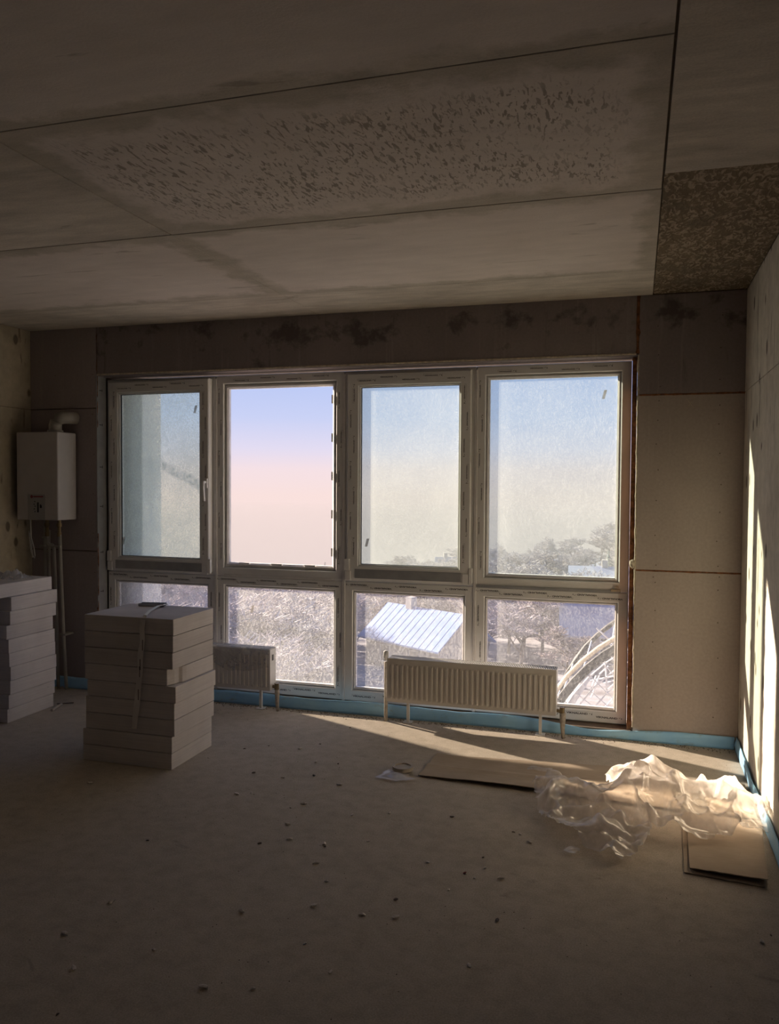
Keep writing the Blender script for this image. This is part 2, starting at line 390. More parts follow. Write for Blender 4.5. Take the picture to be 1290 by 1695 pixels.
for (x0, x1, y0, y1, m, a, b, c_, d_) in [
        (L, xs[0], YR, 2.25, cmF, 0, .001, 0, .001), (L, xs[0], 2.25, 3.395, cm0, 0, g, .001, g), (L, xs[0], 3.395, 4.655, cm3, 0, .0015, g, .0015), (L, xs[0], 4.655, D, cm0, 0, .0015, .0015, 0),
        (xs[0], xs[1], YR, 2.25, cmF, .001, g, 0, .0025), (xs[0], xs[1], 2.25, 3.395, cm1, g, g, .0025, g), (xs[0], xs[1], 3.395, 4.655, cm2, .0015, .002, g, .0015), (xs[0], xs[1], 4.655, D, cm0, .0015, .002, .0015, 0),
        (xs[1], R, YR, 3.24, cm0, g, 0, 0, g), (xs[1], R, 3.24, D, MAT['rough'], .002, 0, g, 0)]:
    pz = H if m is not MAT['rough'] else H+.004
    panel('ceiling_panel', x0+a, x1-b, y0+c_, y1-d_, pz, H+.02, m, ce)

# window wall
wb = MB()
wb.box(L-.3, -3.913, D+.012, D+.26, -.2, H+.014); wb.box(-.004, R+.3, D+.012, D+.26, -.2, H+.014)
wb.box(-3.913, -.004, D+.012, D+.26, 2.392, H+.014); wb.box(-3.913, -.004, D+.012, D+.26, -.2, .05)
wall_back = wb.build('wall_back', MAT['dark']); tag(wall_back, 'window wall lined with bare grey boards and orange foam seams', 'wall', kind='structure')
for z0, z1 in ((0, 1.06), (1.066, 2.142), (2.149, H)):
    panel('lining_board', L, -3.913, D, D+.012, z0, z1, MAT['board'], wall_back)
panel('lining_board', -3.905, -.012, D, D+.012, 2.399, H, MAT['header'], wall_back)
for z0, z1 in ((.0, 1.058), (1.068, 2.138), (2.149, H)):
    panel('lining_board', .004, R, D, D+.012, z0, z1, MAT['boardR'] if z0 < 2 else MAT['header'], wall_back)
panel('reveal_board', -3.913, -3.907, D, Y0-.005, .05, 2.395, MAT['reveal'], wall_back)
panel('reveal_board', -3.907, -.004, D+.004, Y0, 2.386, 2.392, MAT['header'], wall_back)
panel('corner_bead', -3.905, -.012, D-.004, D+.01, 2.391, 2.402, MAT['cream_foam'], wall_back)
fm = MB()   # foam in the joints, a lumpy bead
def bead(a, b, r, mb, seed=0, step=.03):
    a, b = Vector(a), Vector(b); n = max(4, int((b-a).length/step)); rr = random.Random(seed)
    mb.tube([a+(b-a)*i/n+Vector((rr.uniform(-.002, .002), rr.uniform(-.001, .001), rr.uniform(-.002, .002))) for i in range(n+1)], [r*rr.uniform(.55, 1.35) for i in range(n+1)], 6)
bead((.004, D+.004, 1.063), (R, D+.004, 1.063), .005, fm, 1); bead((.004, D+.004, 2.1435), (R, D+.004, 2.1435), .006, fm, 2)
bead((-.004, D+.003, 2.40), (-.004, D+.003, 2.745), .012, fm, 3); bead((-3.909, D+.006, .6), (-3.909, D+.006, 1.2), .005, fm, 4)
bead((-3.909, D+.008, 2.0), (-3.909, D+.008, 2.745), .004, fm, 5)
for i in range(24):
    z = .06+i*.0965; fm.box(-.034, -.005, D+.02+random.uniform(-.008, .012), Y0-.002, z, z+.0985)
fm.build('foam_seam', MAT['foam'], wall_back)
f2 = MB(); bead((.001, D+.002, .08), (.001, D+.002, 2.39), .0055, f2, 8)
f2.lathe([(.0, .03), (.018, .02), (.02, 0), (.012, -.02), (0, -.03)], (-.014, D+.0, 1.10), 8)
f2.build('foam_edge', MAT['cream_foam'], wall_back)
sc = MB()
for xx, zs in ((.12, (.22, .42, .62, .82, 1.0, 1.03, 1.10, 1.28, 1.5, 1.68, 1.84, 1.98, 2.11, 2.2, 2.38, 2.56)), (.48, (.18, .36, .55, .76, .96, 1.03, 1.1, 1.25, 1.42, 1.6, 1.78, 1.96, 2.08, 2.22, 2.42, 2.6))):
    for z in zs: sc.lathe([(0, -.0008), (.0038, -.0008), (.004, .003)], (xx+random.uniform(-.012, .012), D, z+random.uniform(-.01, .01)), 7, 'y')
for i in range(8):
    for xx in (-3.94, -4.28): sc.lathe([(0, -.0008), (.0035, -.0008), (.004, .003)], (xx+random.uniform(-.008, .008), D, .3+i*.3), 7, 'y')
sc.build('screw_heads', MAT['dark'], wall_back)
ck = MB(); p = onY(1143, 668)
for sgn in (1, -1):
    ck.tube([p+Vector((-.022*sgn, -.0006, -.028)), p+Vector((.022*sgn, -.0006, .028))], .0012, 4)
ck.build('chalk_cross', MAT['cream_foam'], wall_back)
rv = MB()
for z in (.45, .75, 1.05, 1.4, 1.7, 2.02, 2.28):
    rv.box(-3.9069, -3.906, D+.03, D+.055, z, z+.005); rv.box(-3.9069, -3.906, D+.06, D+.066, z-.006, z+.012)
rv.build('reveal_print', MAT['ink'], wall_back)

# right wall
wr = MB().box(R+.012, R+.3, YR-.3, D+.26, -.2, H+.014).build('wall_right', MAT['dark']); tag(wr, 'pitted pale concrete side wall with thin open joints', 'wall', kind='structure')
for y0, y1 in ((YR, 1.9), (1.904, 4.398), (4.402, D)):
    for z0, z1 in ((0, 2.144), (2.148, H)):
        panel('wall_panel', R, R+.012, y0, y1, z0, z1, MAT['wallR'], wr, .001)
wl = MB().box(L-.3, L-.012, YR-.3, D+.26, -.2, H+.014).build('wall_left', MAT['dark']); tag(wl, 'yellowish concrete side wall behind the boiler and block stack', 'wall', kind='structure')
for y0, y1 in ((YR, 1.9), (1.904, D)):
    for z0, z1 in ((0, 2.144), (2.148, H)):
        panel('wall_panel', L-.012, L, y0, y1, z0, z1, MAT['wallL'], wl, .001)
rw = MB().box(L-.3, R+.3, YR-.3, YR, -.2, H+.014).build('wall_rear', MAT['facade_in']); tag(rw, 'plain concrete wall at the rear of the room', 'wall', kind='structure')  # unseen wall, pulled close and made pale to bounce light forward

# blue edge strip
def strip(name, fn, n, label, yoff):
    """fn(t) -> (point at floor, inward normal, height)"""
    mb = MB(); rows = 6
    vs = []
    for i in range(n+1):
        t = i/n; p, nrm, h = fn(t)
        for j in range(rows):
            s = j/(rows-1); wob = .004*mnoise.noise((p.x*9, p.y*9, s*4+yoff))+.006*mnoise.noise((p.x*2.5, p.y*2.5, s*2+yoff))
            vs.append(p+nrm*(.012+wob+.004*math.sin(s*3))+Vector((0, 0, h*s)))
    fs = [(i*rows+j, (i+1)*rows+j, (i+1)*rows+j+1, i*rows+j+1) for i in range(n) for j in range(rows-1)]
    mb.add(vs, fs); o = mb.build(name, MAT['blue'], smooth=True, solid=.006); return tag(o, label, 'edge strip', kind='structure')
def hb(x):
    a = .088+.010*mnoise.noise((x*2.1, 3, 0))+.006*mnoise.noise((x*7, 1, 0))
    if x > .0: a = .078
    return a*(1-.45*math.exp(-((x+.2)/.28)**2))
strip('baseboard_back', lambda t: (Vector((L+.01+(R-.03-L)*t, D, 0)), Vector((0, -1, 0)), hb(L+(R-L)*t)), 160, 'dirty blue foam edge strip along the foot of the window wall', 0)
strip('baseboard_right', lambda t: (Vector((R, D-.03-t*4.2, 0)), Vector((-1, 0, 0)), .082+.02*mnoise.noise((t*14, 0, 5))), 120, 'wrinkled blue foam edge strip along the foot of the right wall', 4)

# ================================================================ windows
def prints(mb, a, b, face_y, mode, hgt=.0125, unit=.165, off=.010, seed=0, band=None):
    """writing on the protective film along a rail; a, b = (x, z) ends of the centre line; mode 0 upright, 1 upside down, 2 reading up, 3 reading down"""
    v, f, wd = TXT; rr = random.Random(seed); a = Vector(a); b = Vector(b); ln = (b-a).length; d = (b-a)/ln
    n = max(1, int(ln/unit)); y = face_y-.0006
    rd = {0: Vector((1, 0)), 1: Vector((-1, 0)), 2: Vector((0, 1)), 3: Vector((0, -1))}[mode]; ru = Vector((-rd.y, rd.x))
    for i in range(n):
        c = a+d*((i+.5)*ln/n)+ru*(off*(1 if i % 2 else -1))
        o = c-rd*(wd*hgt/2)-ru*(hgt*.36)
        mb.add([(o.x+rd.x*q[0]*hgt+ru.x*q[1]*hgt, y, o.y+rd.y*q[0]*hgt+ru.y*q[1]*hgt) for q in v], f)
        def bar(l0, l1, h0, h1):
            P = [c+rd*l+ru*h for l, h in ((l0, h0), (l1, h0), (l1, h1), (l0, h1))]
            mb.add([(q.x, y, q.y) for q in P], [(0, 1, 2, 3)])
        e = wd*hgt/2+.008
        bar(e, e+.004, 0, .003); bar(e+.003, e+.012, .004, .0055); bar(e+.014, e+.019, -.001, .003); bar(e+.014, e+.019, -.005, -.002)
        if i % 3 == 0:
            bar(-e+.002, e-.004, .011, .0118); bar(-e+.001, -e+.002, -.004, .0118); bar(e+.02, e+.021, -.008, .012)

E = [-3.905, -2.968, -1.962, -1.028, -0.035]
ZM, ZT, ZB = .905, 2.372, .055
glass = {1: mk_glass('frosted_pane_left', .20, (.92, .97, .92), (-3.40, .12, .16), .3, .2, (.80, .90, .82), ((-3.42, 1.72), (-3.04, 1.545), .05, .35)), 3: mk_glass('misted_pane', .07, (.855, .92, .895), (-1.72, .09, .10), .35, .15), 4: mk_glass('misted_pane_right', .06, (.845, .915, .90), (-.78, .2, .10), .35, .35),
         5: mk_glass('frosted_low_a', .16, (.95, .95, .95), (-3.5, .3, .1), .5, .6), 6: mk_glass('frosted_low_b', .085, (.95, .95, .96), (-2.76, .10, .07), .6, .6), 7: mk_glass('frosted_low_c', .065, (.95, .95, .96), (-1.79, .09, .07), .6, .6), 8: mk_glass('frosted_low_d', .045, (.95, .95, .96), (-.82, .08, .07), .6, .5)}
wlabels = {1: 'leftmost upper window, tall operable sash with handle and hazy frosted glass', 2: 'upper window second from left, open unglazed frame showing pink sky', 3: 'upper window third from left, operable sash with misted glass', 4: 'rightmost upper window, fixed glass with snowy hillside beyond',
           5: 'lower window behind the front block stack', 6: 'lower frosted window between block stack and middle mullion', 7: 'lower frosted window showing the blue roof outside', 8: 'lower window beside the right boards showing a wire mesh arch'}
def pads(mb, u, v, y):
    p = onY(u, v, y)
    mb.add([p+Vector(q) for q in ((-.016, 0, -.028), (.002, 0, -.028), (.016, 0, .028), (-.002, 0, .028), (-.016, -.004, -.028), (.002, -.004, -.028), (.016, -.004, .028), (-.002, -.004, .028))], [(0, 1, 2, 3), (4, 5, 6, 7), (0, 1, 5, 4), (1, 2, 6, 5), (2, 3, 7, 6), (3, 0, 4, 7)])
for i in range(4):
    x0, x1 = E[i], E[i+1]; n = i+1
    win = empty('window_%d' % n, ((x0+x1)/2, Y0, ZM)); tag(win, wlabels[n], 'window', kind='structure')
    fr = MB().frame(x0+.002, x1-.002, ZM, ZT, .062, Y0, Y0+.07).build('frame', MAT['pvc'], win)
    if n in (1, 3):
        # inward opening sash, proud of the frame
        pv = Vector((x0+.028, Y0-.02, ZM+.02)); ang = -math.radians(2.2 if n == 1 else 0.4)
        sash = empty('sash', (0, 0, 0)); sash.parent = win; sash.location = pv-wloc(win)
        sx0, sx1, sz0, sz1 = x0+.028, x1-.030, ZM+.022, ZT-.022
        wsd = .085
        prof = MB().frame(sx0, sx1, sz0, sz1, wsd, Y0-.022, Y0+.05, wb=.088, wt=.085, wr=.076)
        so_ = prof.build('sash_frame', MAT['pvc'], sash)
        gx0, gx1, gz0, gz1 = sx0+wsd, sx1-.076, sz0+.088, sz1-.085
        MB().frame(gx0-.002, gx1+.002, gz0-.002, gz1+.002, .012, Y0-.012, Y0+.02, ch=.008).build('glazing_bead', MAT['bead'], sash)
        MB().frame(gx0+.009, gx1-.009, gz0+.009, gz1-.009, .004, Y0+.004, Y0+.016, ch=.001).build('gasket', MAT['gasket'], sash)
        MB().box(gx0+.004, gx1-.004, Y0+.012, Y0+.018, gz0+.004, gz1-.004).build('pane', glass[n], sash)
        MB().box(sx0+.06, sx1-.06, Y0-.024, Y0-.018, sz0+.002, sz0+.066).build('bare_shaded_rail', MAT['grey'], sash)  # grey strip colours in the shade on the bottom rail, film peeled off
        hc = MB()
        hc.box(sx0-.012, sx0+.022, Y0-.034, Y0-.015, sz0+.055, sz0+.135); hc.box(sx1-.006, sx1+.018, Y0-.032, Y0-.010, sz0-.004, sz0+.10)
        hc.box(sx0-.012, sx0+.030, Y0-.03, Y0-.015, sz0-.015, sz0+.052); hc.box(sx1-.05, sx1-.008, Y0-.03, Y0-.015, sz0-.015, sz0+.06)
        hc.build('hinge_cover', MAT['pvc'], sash, bevel=.003)
        if n == 1:
            hz = onY(346, 800, Y0).z; hx = sx1-.022
            h = MB(); h.box(hx-.016, hx+.016, Y0-.034, Y0-.02, hz-.035, hz+.035)
            h.tube([(hx, Y0-.03, hz+.008), (hx, Y0-.062, hz+.008)], .010, 10)
            h.tube([(hx, Y0-.058, hz+.012), (hx+.002, Y0-.064, hz-.03), (hx+.012, Y0-.066, hz-.13)], [.011, .011, .009], 10)
            h.build('handle', MAT['pvc'], sash, bevel=.002)
        pr = MB(); s_ = n*10
        prints(pr, (sx0+.05, sz1-.040), (sx1-.04, sz1-.040), Y0-.022, 0 if n == 1 else 0, .0115, .145, .011, s_)
        prints(pr, (sx0+.038, sz0+.12), (sx0+.038, sz1-.06), Y0-.022, 2, .0115, .16, .012, s_+1)
        prints(pr, (sx1-.036, sz0+.12), (sx1-.036, sz1-.06), Y0-.022, 3, .0115, .16, .010, s_+2)
        pr.build('film_print', MAT['ink'], sash)
        pd = MB()
        for (u, v) in ([(327, 678), (205, 895)] if n == 1 else [(608, 898)]): pads(pd, u, v, Y0+.011)
        pd.build('spacer_pad', MAT['pad'], sash)
        sash.rotation_euler.z = ang if n == 1 else 0
    else:
        gx0, gx1, gz0, gz1 = x0+.066, x1-.066, ZM+.066, ZT-.066
        wd_ = .034 if n == 2 else .026
        MB().frame(gx0-.004, gx1+.004, gz0-.004, gz1+.004, wd_, Y0+.012, Y0+.05, ch=.012).build('glazing_bead', MAT['bead'], win)
        if n == 4:
            MB().box(gx0+.01, gx1-.01, Y0+.030, Y0+.036, gz0+.01, gz1-.01).build('pane', glass[n], win)
            pd = MB(); pads(pd, 1001, 653, Y0+.029); pd.build('spacer_pad', MAT['pad'], win)
            lt = MB().box(x1-.11, x1-.05, Y0-.014, Y0, ZM+.004, ZM+.02).lathe([(0, .012), (.012, .01), (.014, 0), (0, -.004)], (x1-.075, Y0-.012, ZM+.03), 8)
            lt.build('latch_block', MAT['cream_foam'], win, bevel=.002)
            MB().box(x0+.01, x1-.05, Y0-.010, Y0, ZM-.004, ZM+.012).build('grey_gap_cover', MAT['grey'], win)
        else:
            pk = MB()
            for k in range(5):
                zz = gz0+.1+k*.27; pk.box(gx1-.0315, gx1-.024, Y0+.0, Y0+.016, zz, zz+.06)
            for k in range(3): pk.box(gx0+.12+k*.26, gx0+.20+k*.26, Y0+.0, Y0+.016, gz0+.024, gz0+.034)
            pk.build('glazing_packer', MAT['bead'], win)
            MB().box(x0+.07, x1-.09, Y0-.012, Y0+.0, ZM-.003, ZM+.012).build('sill_lip', MAT['bead'], win)
        pr = MB(); s_ = n*10
        prints(pr, (x0+.09, ZT-.032), (x1-.09, ZT-.032), Y0, 0, .0105, .19, .007, s_)
        prints(pr, (x0+.032, ZM+.05), (x0+.032, ZT-.05), Y0, 2, .0105, .20, .008, s_+1)
        if n == 2: prints(pr, (x1-.032, ZM+.05), (x1-.032, ZT-.05), Y0, 3, .0105, .24, .008, s_+2)
        pr.build('film_print', MAT['ink'], fr)
    # lower light
    n2 = i+5
    win = empty('window_%d' % n2, ((x0+x1)/2, Y0, ZB)); tag(win, wlabels[n2], 'window', kind='structure')
    fr = MB().frame(x0+.002, x1-.002, ZB, ZM-.004, .066, Y0, Y0+.07, wb=.078).build('frame', MAT['pvc'], win)
    gx0, gx1, gz0, gz1 = x0+.068, x1-.068, ZB+.08, ZM-.072
    MB().frame(gx0-.004, gx1+.004, gz0-.004, gz1+.004, .020, Y0+.01, Y0+.05, ch=.012).build('glazing_bead', MAT['bead'], win)
    MB().box(gx0+.01, gx1-.01, Y0+.030, Y0+.036, gz0+.01, gz1-.01).build('pane', glass[n2], win)
    pr = MB(); s_ = n2*10
    prints(pr, (x0+.02, ZM-.036), (x1-.02, ZM-.036), Y0, 1, .0155, .155, .009, s_)
    prints(pr, (x0+.03, ZB+.044), (x1-.03, ZB+.044), Y0, 0, .0165, .185, .007, s_+1)
    if n2 != 7: prints(pr, (x0+.034, ZB+.06), (x0+.034, ZM-.06), Y0, 3, .0135, .19, .008, s_+2)
    if n2 in (5, 6): prints(pr, (x1-.034, ZB+.06), (x1-.034, ZM-.06), Y0, 3, .0135, .19, .008, s_+3)
    pr.build('film_print', MAT['ink'], fr)
    if n2 == 6:
        pd = MB(); pads(pd, 418, 1008, Y0+.029); pd.build('spacer_pad', MAT['pad'], win)
# narrow cover strips on the couplings between the columns
for k, x in enumerate(E[1:4]):
    t = MB().box(x-.010, x+.010, Y0-.008, Y0+.004, ZB if k != 1 else ZB, ZT-.02).build('trim_%d' % (k+1), MAT['bead'], bevel=.003)
    tag(t, ['white coupling strip on the left mullion between window columns', 'white coupling strip on the middle mullion between window columns', 'white coupling strip on the right mullion between window columns'][k], 'mullion', kind='structure')

# ================================================================ gypsum blocks
BX, BY, BZ = .573, .442, .0933
def block(cx, cy, z0, lx, ly, rz, label, group, chip=None, seed=0):
    rr = random.Random(seed)
    hx, hy = lx/2, ly/2
    pts = [(-hx, -hy), (hx, -hy), (hx, hy), (-hx, hy)]
    if chip: pts = [(-hx, -hy), (hx-.040, -hy), (hx-.034, -hy+.018), (hx-.024, -hy+.05), (hx-.020, -hy+.09), (hx-.006, -hy+.105), (hx, -hy+.135), (hx, hy), (-hx, hy)]
    c, s = math.cos(rz), math.sin(rz)
    mb = MB().prism([(cx+c*x-s*y, cy+s*x+c*y) for x, y in pts], z0+.0004, z0+BZ-.0022)
    o = mb.build('gypsum_block', MAT['gyps'], origin=Vector((cx, cy, z0)), bevel=.0028)
    return tag(o, label, 'block', group)
ORD = ['topmost', 'second from top', 'third from top', 'fourth from top', 'fifth from top', 'sixth from top', 'seventh from top', 'eighth from top', 'bottom']
offs = [(0.006, 0), (.004, .002), (.003, 0), (.003, .004), (.018, .004), (.010, .001), (.008, .002), (-.008, 0), (-.010, .002)]
for k in range(9):
    lv = 8-k
    lab = 'pale grey gypsum block, %s in the front stack' % ORD[k]
    if k == 3: lab = 'gypsum block with a chipped corner, fourth from top in the front stack'
    block(-2.708+offs[k][0], 4.115+offs[k][1], lv*BZ, BX+(.004 if k > 6 else 0), BY, random.uniform(-.006, .006), lab, 'blocks of the front stack', k == 3, k)
XL = L+.005+BX/2
ya, yb_ = 4.563, 4.02
aoff = [.030, .018, -.008, .0, .006, .016, .012, .002, -.012]
for k in range(9):
    block(XL+random.uniform(0, .01), ya+aoff[k], (8-k)*BZ*.985, BX, BY, 0, 'gypsum block, %s in the far column by the left wall' % ('directly under the crosswise one' if k == 0 else ORD[k]), 'blocks of the stack by the left wall')
boff = [.0, -.004, -.012, -.02, -.022, -.045, -.04, -.035, -.02]
for k in range(9):
    block(XL+random.uniform(-.0, .004)+.012*(k == 8), yb_+boff[k]+.03, (8-k)*BZ*.985, BX, BY, 0, 'gypsum block, %s in the near column at the left edge' % ('directly under the crosswise one' if k == 0 else ORD[k]), 'blocks of the stack by the left wall')
zt = 9*BZ*.985
tb = block(XL+BX/2-.06-BY/2, 4.50, zt, BY+.09, BX, 0, 'gypsum block lying crosswise on top of the stack by the left wall', 'blocks of the stack by the left wall')

# packing tape on the front stack
TZ = 9*BZ
def ribbon(path, wid, mat, name, parent=None, nrm=None):
    mb = MB(); vs = []
    for i, (p, side) in enumerate(path): vs += [Vector(p)-Vector(side)*wid/2, Vector(p)+Vector(side)*wid/2]
    mb.add(vs, [(2*i, 2*i+1, 2*i+3, 2*i+2) for i in range(len(path)-1)])
    return mb
fy = 4.115-BY/2
path = []
tp = [onZ(277, 999.5, TZ+.012), onZ(262, 1003, TZ+.010), onZ(248, 1011, TZ+.008), onZ(241, 1018, TZ+.008)]
for p in tp: path.append((p, (.8, -.5, .0)))
edge = onY(236, 1027, fy-.006); path.append((edge, (1, 0, .0)))
for (u, v) in ((235, 1040), (236, 1060), (232, 1085), (232, 1110), (229, 1140), (227, 1165), (224, 1185), (222, 1206)):
    path.append((onY(u, v, fy-.016-.004*random.random()), (1, .25*random.uniform(-1, 1), .08)))
tape = ribbon(path, .036, MAT['tape'], 'tape').build('packing_tape', MAT['tape'], origin=Vector((-2.65, fy, .2)), solid=.0008)
tag(tape, 'translucent printed packing tape hanging down the front block stack', 'tape')
tpr = MB()
for (u, v) in ((236, 1068), (232, 1100), (229, 1150), (231, 1112)):
    p = onY(u, v, fy-.021); tpr.box(p.x-.0022, p.x+.0022, p.y-.0005, p.y, p.z-.03, p.z+.03)
tpr.build('tape_print', MAT['crumbd'], tape)['kind'] = 'stuff'
# offcut of metal profile on the stack
pa, pb = onZ(229, 1003, TZ), onZ(271, 1004, TZ)
dv = (pb-pa); pf = MB(); nrm = Vector((-dv.y, dv.x, 0)).normalized()
for (a, b, z0, z1) in ((0, .05, 0, .002), (0, .002, 0, .017), (.048, .05, 0, .017)):
    q = [pa+nrm*a, pb+nrm*a, pb+nrm*b, pa+nrm*b]; pf.prism([(v.x, v.y) for v in q], TZ+z0, TZ+z1)
o = pf.build('metal_profile', MAT['metal'], origin=pa.copy()); tag(o, 'short grey metal channel offcut lying on the front block stack', 'profile')

# ================================================================ boiler
bl = empty('wall_boiler', (-4.262, 5.13, 1.30)); tag(bl, 'white wall-hung gas boiler with elbow flue in the left corner', 'boiler')
bx0, bx1, byf = -4.446, -4.078, 5.02
MB().box(bx0, bx1, byf, D-.02, 1.303, 1.956).build('casing', MAT['boiler'], bl, bevel=.008)
MB().box(bx0+.03, bx1-.03, D-.022, D, 1.36, 1.90).build('mounting_plate', MAT['grey'], bl)
pn = onY(46, 818, byf); p2 = onY(75, 861, byf)
cp_ = MB().box(pn.x, p2.x, byf-.003, byf+.004, 1.306, pn.z).build('control_panel', MAT['boilerpanel'], bl, bevel=.001)
MB().box(-4.262-.006+.01, -4.262+.006+.01, byf-.005, byf-.002, 1.36, 1.435).build('display_slot', MAT['black'], cp_)
mk = MB(); q = onY(53, 822, byf); mk.lathe([(.005, 0), (.011, 0), (.011, .001), (.005, .001), (.005, 0)], (q.x, byf-.0045, q.z), 14, 'y')
mk.box(q.x-.003, q.x+.010, byf-.0045, byf-.0035, q.z-.003, q.z+.003)
for k in range(7): mk.box(q.x+.016+k*.0125, q.x+.026+k*.0125, byf-.0045, byf-.0035, q.z-.005, q.z+.005)
mk.build('red_emblem', MAT['red'], cp_)
ic = MB()
for k, (dx, dz) in enumerate(((-.028, .055), (-.034, .035), (-.026, .02), (-.033, 0), (-.027, -.02), (.022, .03), (.026, .018))):
    ic.box(-4.252+dx-.004, -4.252+dx+.005, byf-.0045, byf-.0035, 1.385+dz-.003, 1.385+dz+.004)
ic.box(-4.252+.018, -4.252+.034, byf-.0045, byf-.0035, 1.393, 1.413)
ic.build('panel_print', MAT['black'], cp_)['kind'] = 'stuff'
fx = -4.185
MB().tube([(fx, 5.13, 1.95), (fx, 5.13, 2.01), (fx+.004, 5.132, 2.035), (fx+.02, 5.14, 2.058), (fx+.045, 5.16, 2.07), (fx+.07, 5.19, 2.072), (fx+.09, 5.25, 2.072)], .046, 18).build('flue_elbow', MAT['pipe'], bl, smooth=True)
MB().lathe([(.046, 0), (.056, 0), (.056, .02), (.046, .02)], (fx, 5.13, 1.955), 18).build('flue_collar', MAT['pipe'], bl, smooth=True)
for x in (-4.275, -4.165):
    va = MB(); va.lathe([(.0, 0), (.013, 0), (.013, -.03), (.019, -.03), (.019, -.055), (.012, -.06), (.012, -.10), (.016, -.10), (.016, -.13), (0, -.13)], (x, 5.14, 1.305), 10)
    va.build('valve', MAT['brass'], bl, smooth=False)
ch = MB(); cx, cyy = -4.385, 5.09
ch.tube([(cx, cyy, 1.31), (cx+.004, cyy, 1.22), (cx+.008, cyy, 1.15), (cx+.01, cyy, 1.08), (cx+.022, cyy-.004, 1.03), (cx+.036, cyy, 1.01), (cx+.04, cyy, 1.03), (cx+.03, cyy, 1.09), (cx+.008, cyy, 1.16), (cx-.008, cyy-.004, 1.20), (cx-.012, cyy, 1.215), (cx-.012, cyy, 1.19), (cx-.004, cyy, 1.13), (cx+.006, cyy, 1.06), (cx+.02, cyy, 1.015)], .0045, 6)
ch.build('power_cord', MAT['cord'], bl, smooth=True)
plist = [(-4.335, 1.30, 'darker leftmost pipe under the boiler, running straight down', .012), (-4.300, 1.22, 'second pipe from left under the boiler', .010), (-4.235, 1.13, 'third pipe from left under the boiler, stepping sideways below its valve', .012), (-4.160, 1.19, 'pale pipe under the right side of the boiler down to the floor', .0125)]
for k, (x, z, lb, r_) in enumerate(plist):
    P = MB()
    if k == 2: pts = [(-4.275, 5.14, 1.185), (-4.275, 5.14, 1.13), (-4.262, 5.14, 1.115), (-4.235, 5.15, 1.108), (-4.23, 5.16, 1.09), (-4.228, 5.18, .6), (-4.225, 5.19, .0)]
    else: pts = [(x, 5.14 if k == 3 else 5.19, z-.001), (x, 5.15 if k == 3 else 5.19, .9), (x+.004, 5.17 if k == 3 else 5.19, .4), (x+.008, 5.19, 0)]
    pts = pts[::-1]
    t = P.tube(pts, r_, 10).build('heating_pipe', MAT['pipe'], origin=Vector(pts[0]), smooth=True); tag(t, lb, 'pipe', 'pipes under the boiler')
    if k in (1, 2, 3):
        hz_ = {1: 1.10, 2: 1.165, 3: 1.10}[k]; xx = {1: x, 2: -4.275, 3: x}[k]
        MB().box(xx-.035 if k != 3 else xx-.085, xx+.012, 5.125, 5.14, hz_-.006, hz_+.006).build('valve_lever', MAT['pipe'], t)
    if k == 3: MB().box(x-.02, x+.03, 5.155, 5.25, .42, .435).build('pipe_clip', MAT['pipe'], t)

# ================================================================ radiators
def radiator(x0, x1, zb, ztp, label, film=False, side='both'):
    yf, yk = 5.10, 5.20
    rt = empty('panel_radiator', ((x0+x1)/2, 5.15, 0)); tag(rt, label, 'radiator', 'panel radiators under the windows')
    def plate(y, sgn, name):
        n = int(round((x1-x0-.03)/.0333)); pit = (x1-x0-.03)/n
        prof = [(0, 0), (.28, 0), (.40, 1), (.72, 1), (.84, 0)]
        xs_ = [x0, x0+.015]; ds = [0, 0]
        for i in range(n):
            for a, d in prof: xs_.append(x0+.015+(i+a)*pit); ds.append(d)
        xs_ += [x1-.015, x1]; ds += [0, 0]
        zs_ = [zb, zb+.022, zb+.036, ztp-.048, ztp-.034, ztp-.004, ztp]; mask = [0, 0, 1, 1, 0, 0, 0]
        yy = [.004, 0, 0, 0, 0, 0, .004]
        mb = MB(); vs = []
        for j, z in enumerate(zs_):
            for i, x in enumerate(xs_): vs.append((x, y+sgn*(yy[j]-.0075*ds[i]*mask[j]), z))
        m = len(xs_); mb.add(vs, [(j*m+i, j*m+i+1, (j+1)*m+i+1, (j+1)*m+i) for j in range(len(zs_)-1) for i in range(m-1)])
        return mb.build(name, MAT['rad'], rt)
    plate(yf, 1, 'front_panel'); plate(yk, -1, 'back_panel')
    for xa in (x0-.003, x1-.001): MB().box(xa, xa+.004, yf+.002, yk-.002, zb+.002, ztp-.002).build('side_panel', MAT['radw'], rt, bevel=.001)
    gr = MB()
    for a in (yf+.002, yk-.006): gr.box(x0, x1, a, a+.004, ztp-.004, ztp+.002)
    nb = int((x1-x0)/.011)
    for i in range(nb):
        x = x0+.004+i*(x1-x0-.012)/(nb-1); gr.box(x, x+.0045, yf+.006, yk-.006, ztp-.004, ztp+.001)
    gr.build('top_grille', MAT['radw'], rt)
    MB().box(x0+.004, x1-.004, yf+.03, yk-.03, zb+.01, ztp-.03).build('convector_core', MAT['rad'], rt)
    for xl in (x0+.125, x1-.10):
        lg = MB().box(xl-.009, xl+.009, 5.165, 5.185, .004, zb+.05); lg.box(xl-.03, xl+.03, 5.145, 5.205, 0, .006)
        lg.build('leg', MAT['radw'], rt, bevel=.001)
    return rt
rdR = radiator(-1.556, -.459, .148, .437, 'white ridged panel radiator below the right windows')
xl = -1.582
P = MB().tube([(xl, 5.16, 0), (xl, 5.16, .10), (xl, 5.155, .25), (xl+.002, 5.15, .40)], [.013, .013, .0115, .014], 10); P.build('supply_pipe', MAT['pipe2'], rdR, smooth=True)
MB().lathe([(0, -.02), (.012, -.02), (.012, 0), (.017, 0), (.018, .04), (.012, .046), (0, .046)], (xl+.002, 5.15, .43), 12).build('valve_cap', MAT['radw'], rdR, smooth=True)
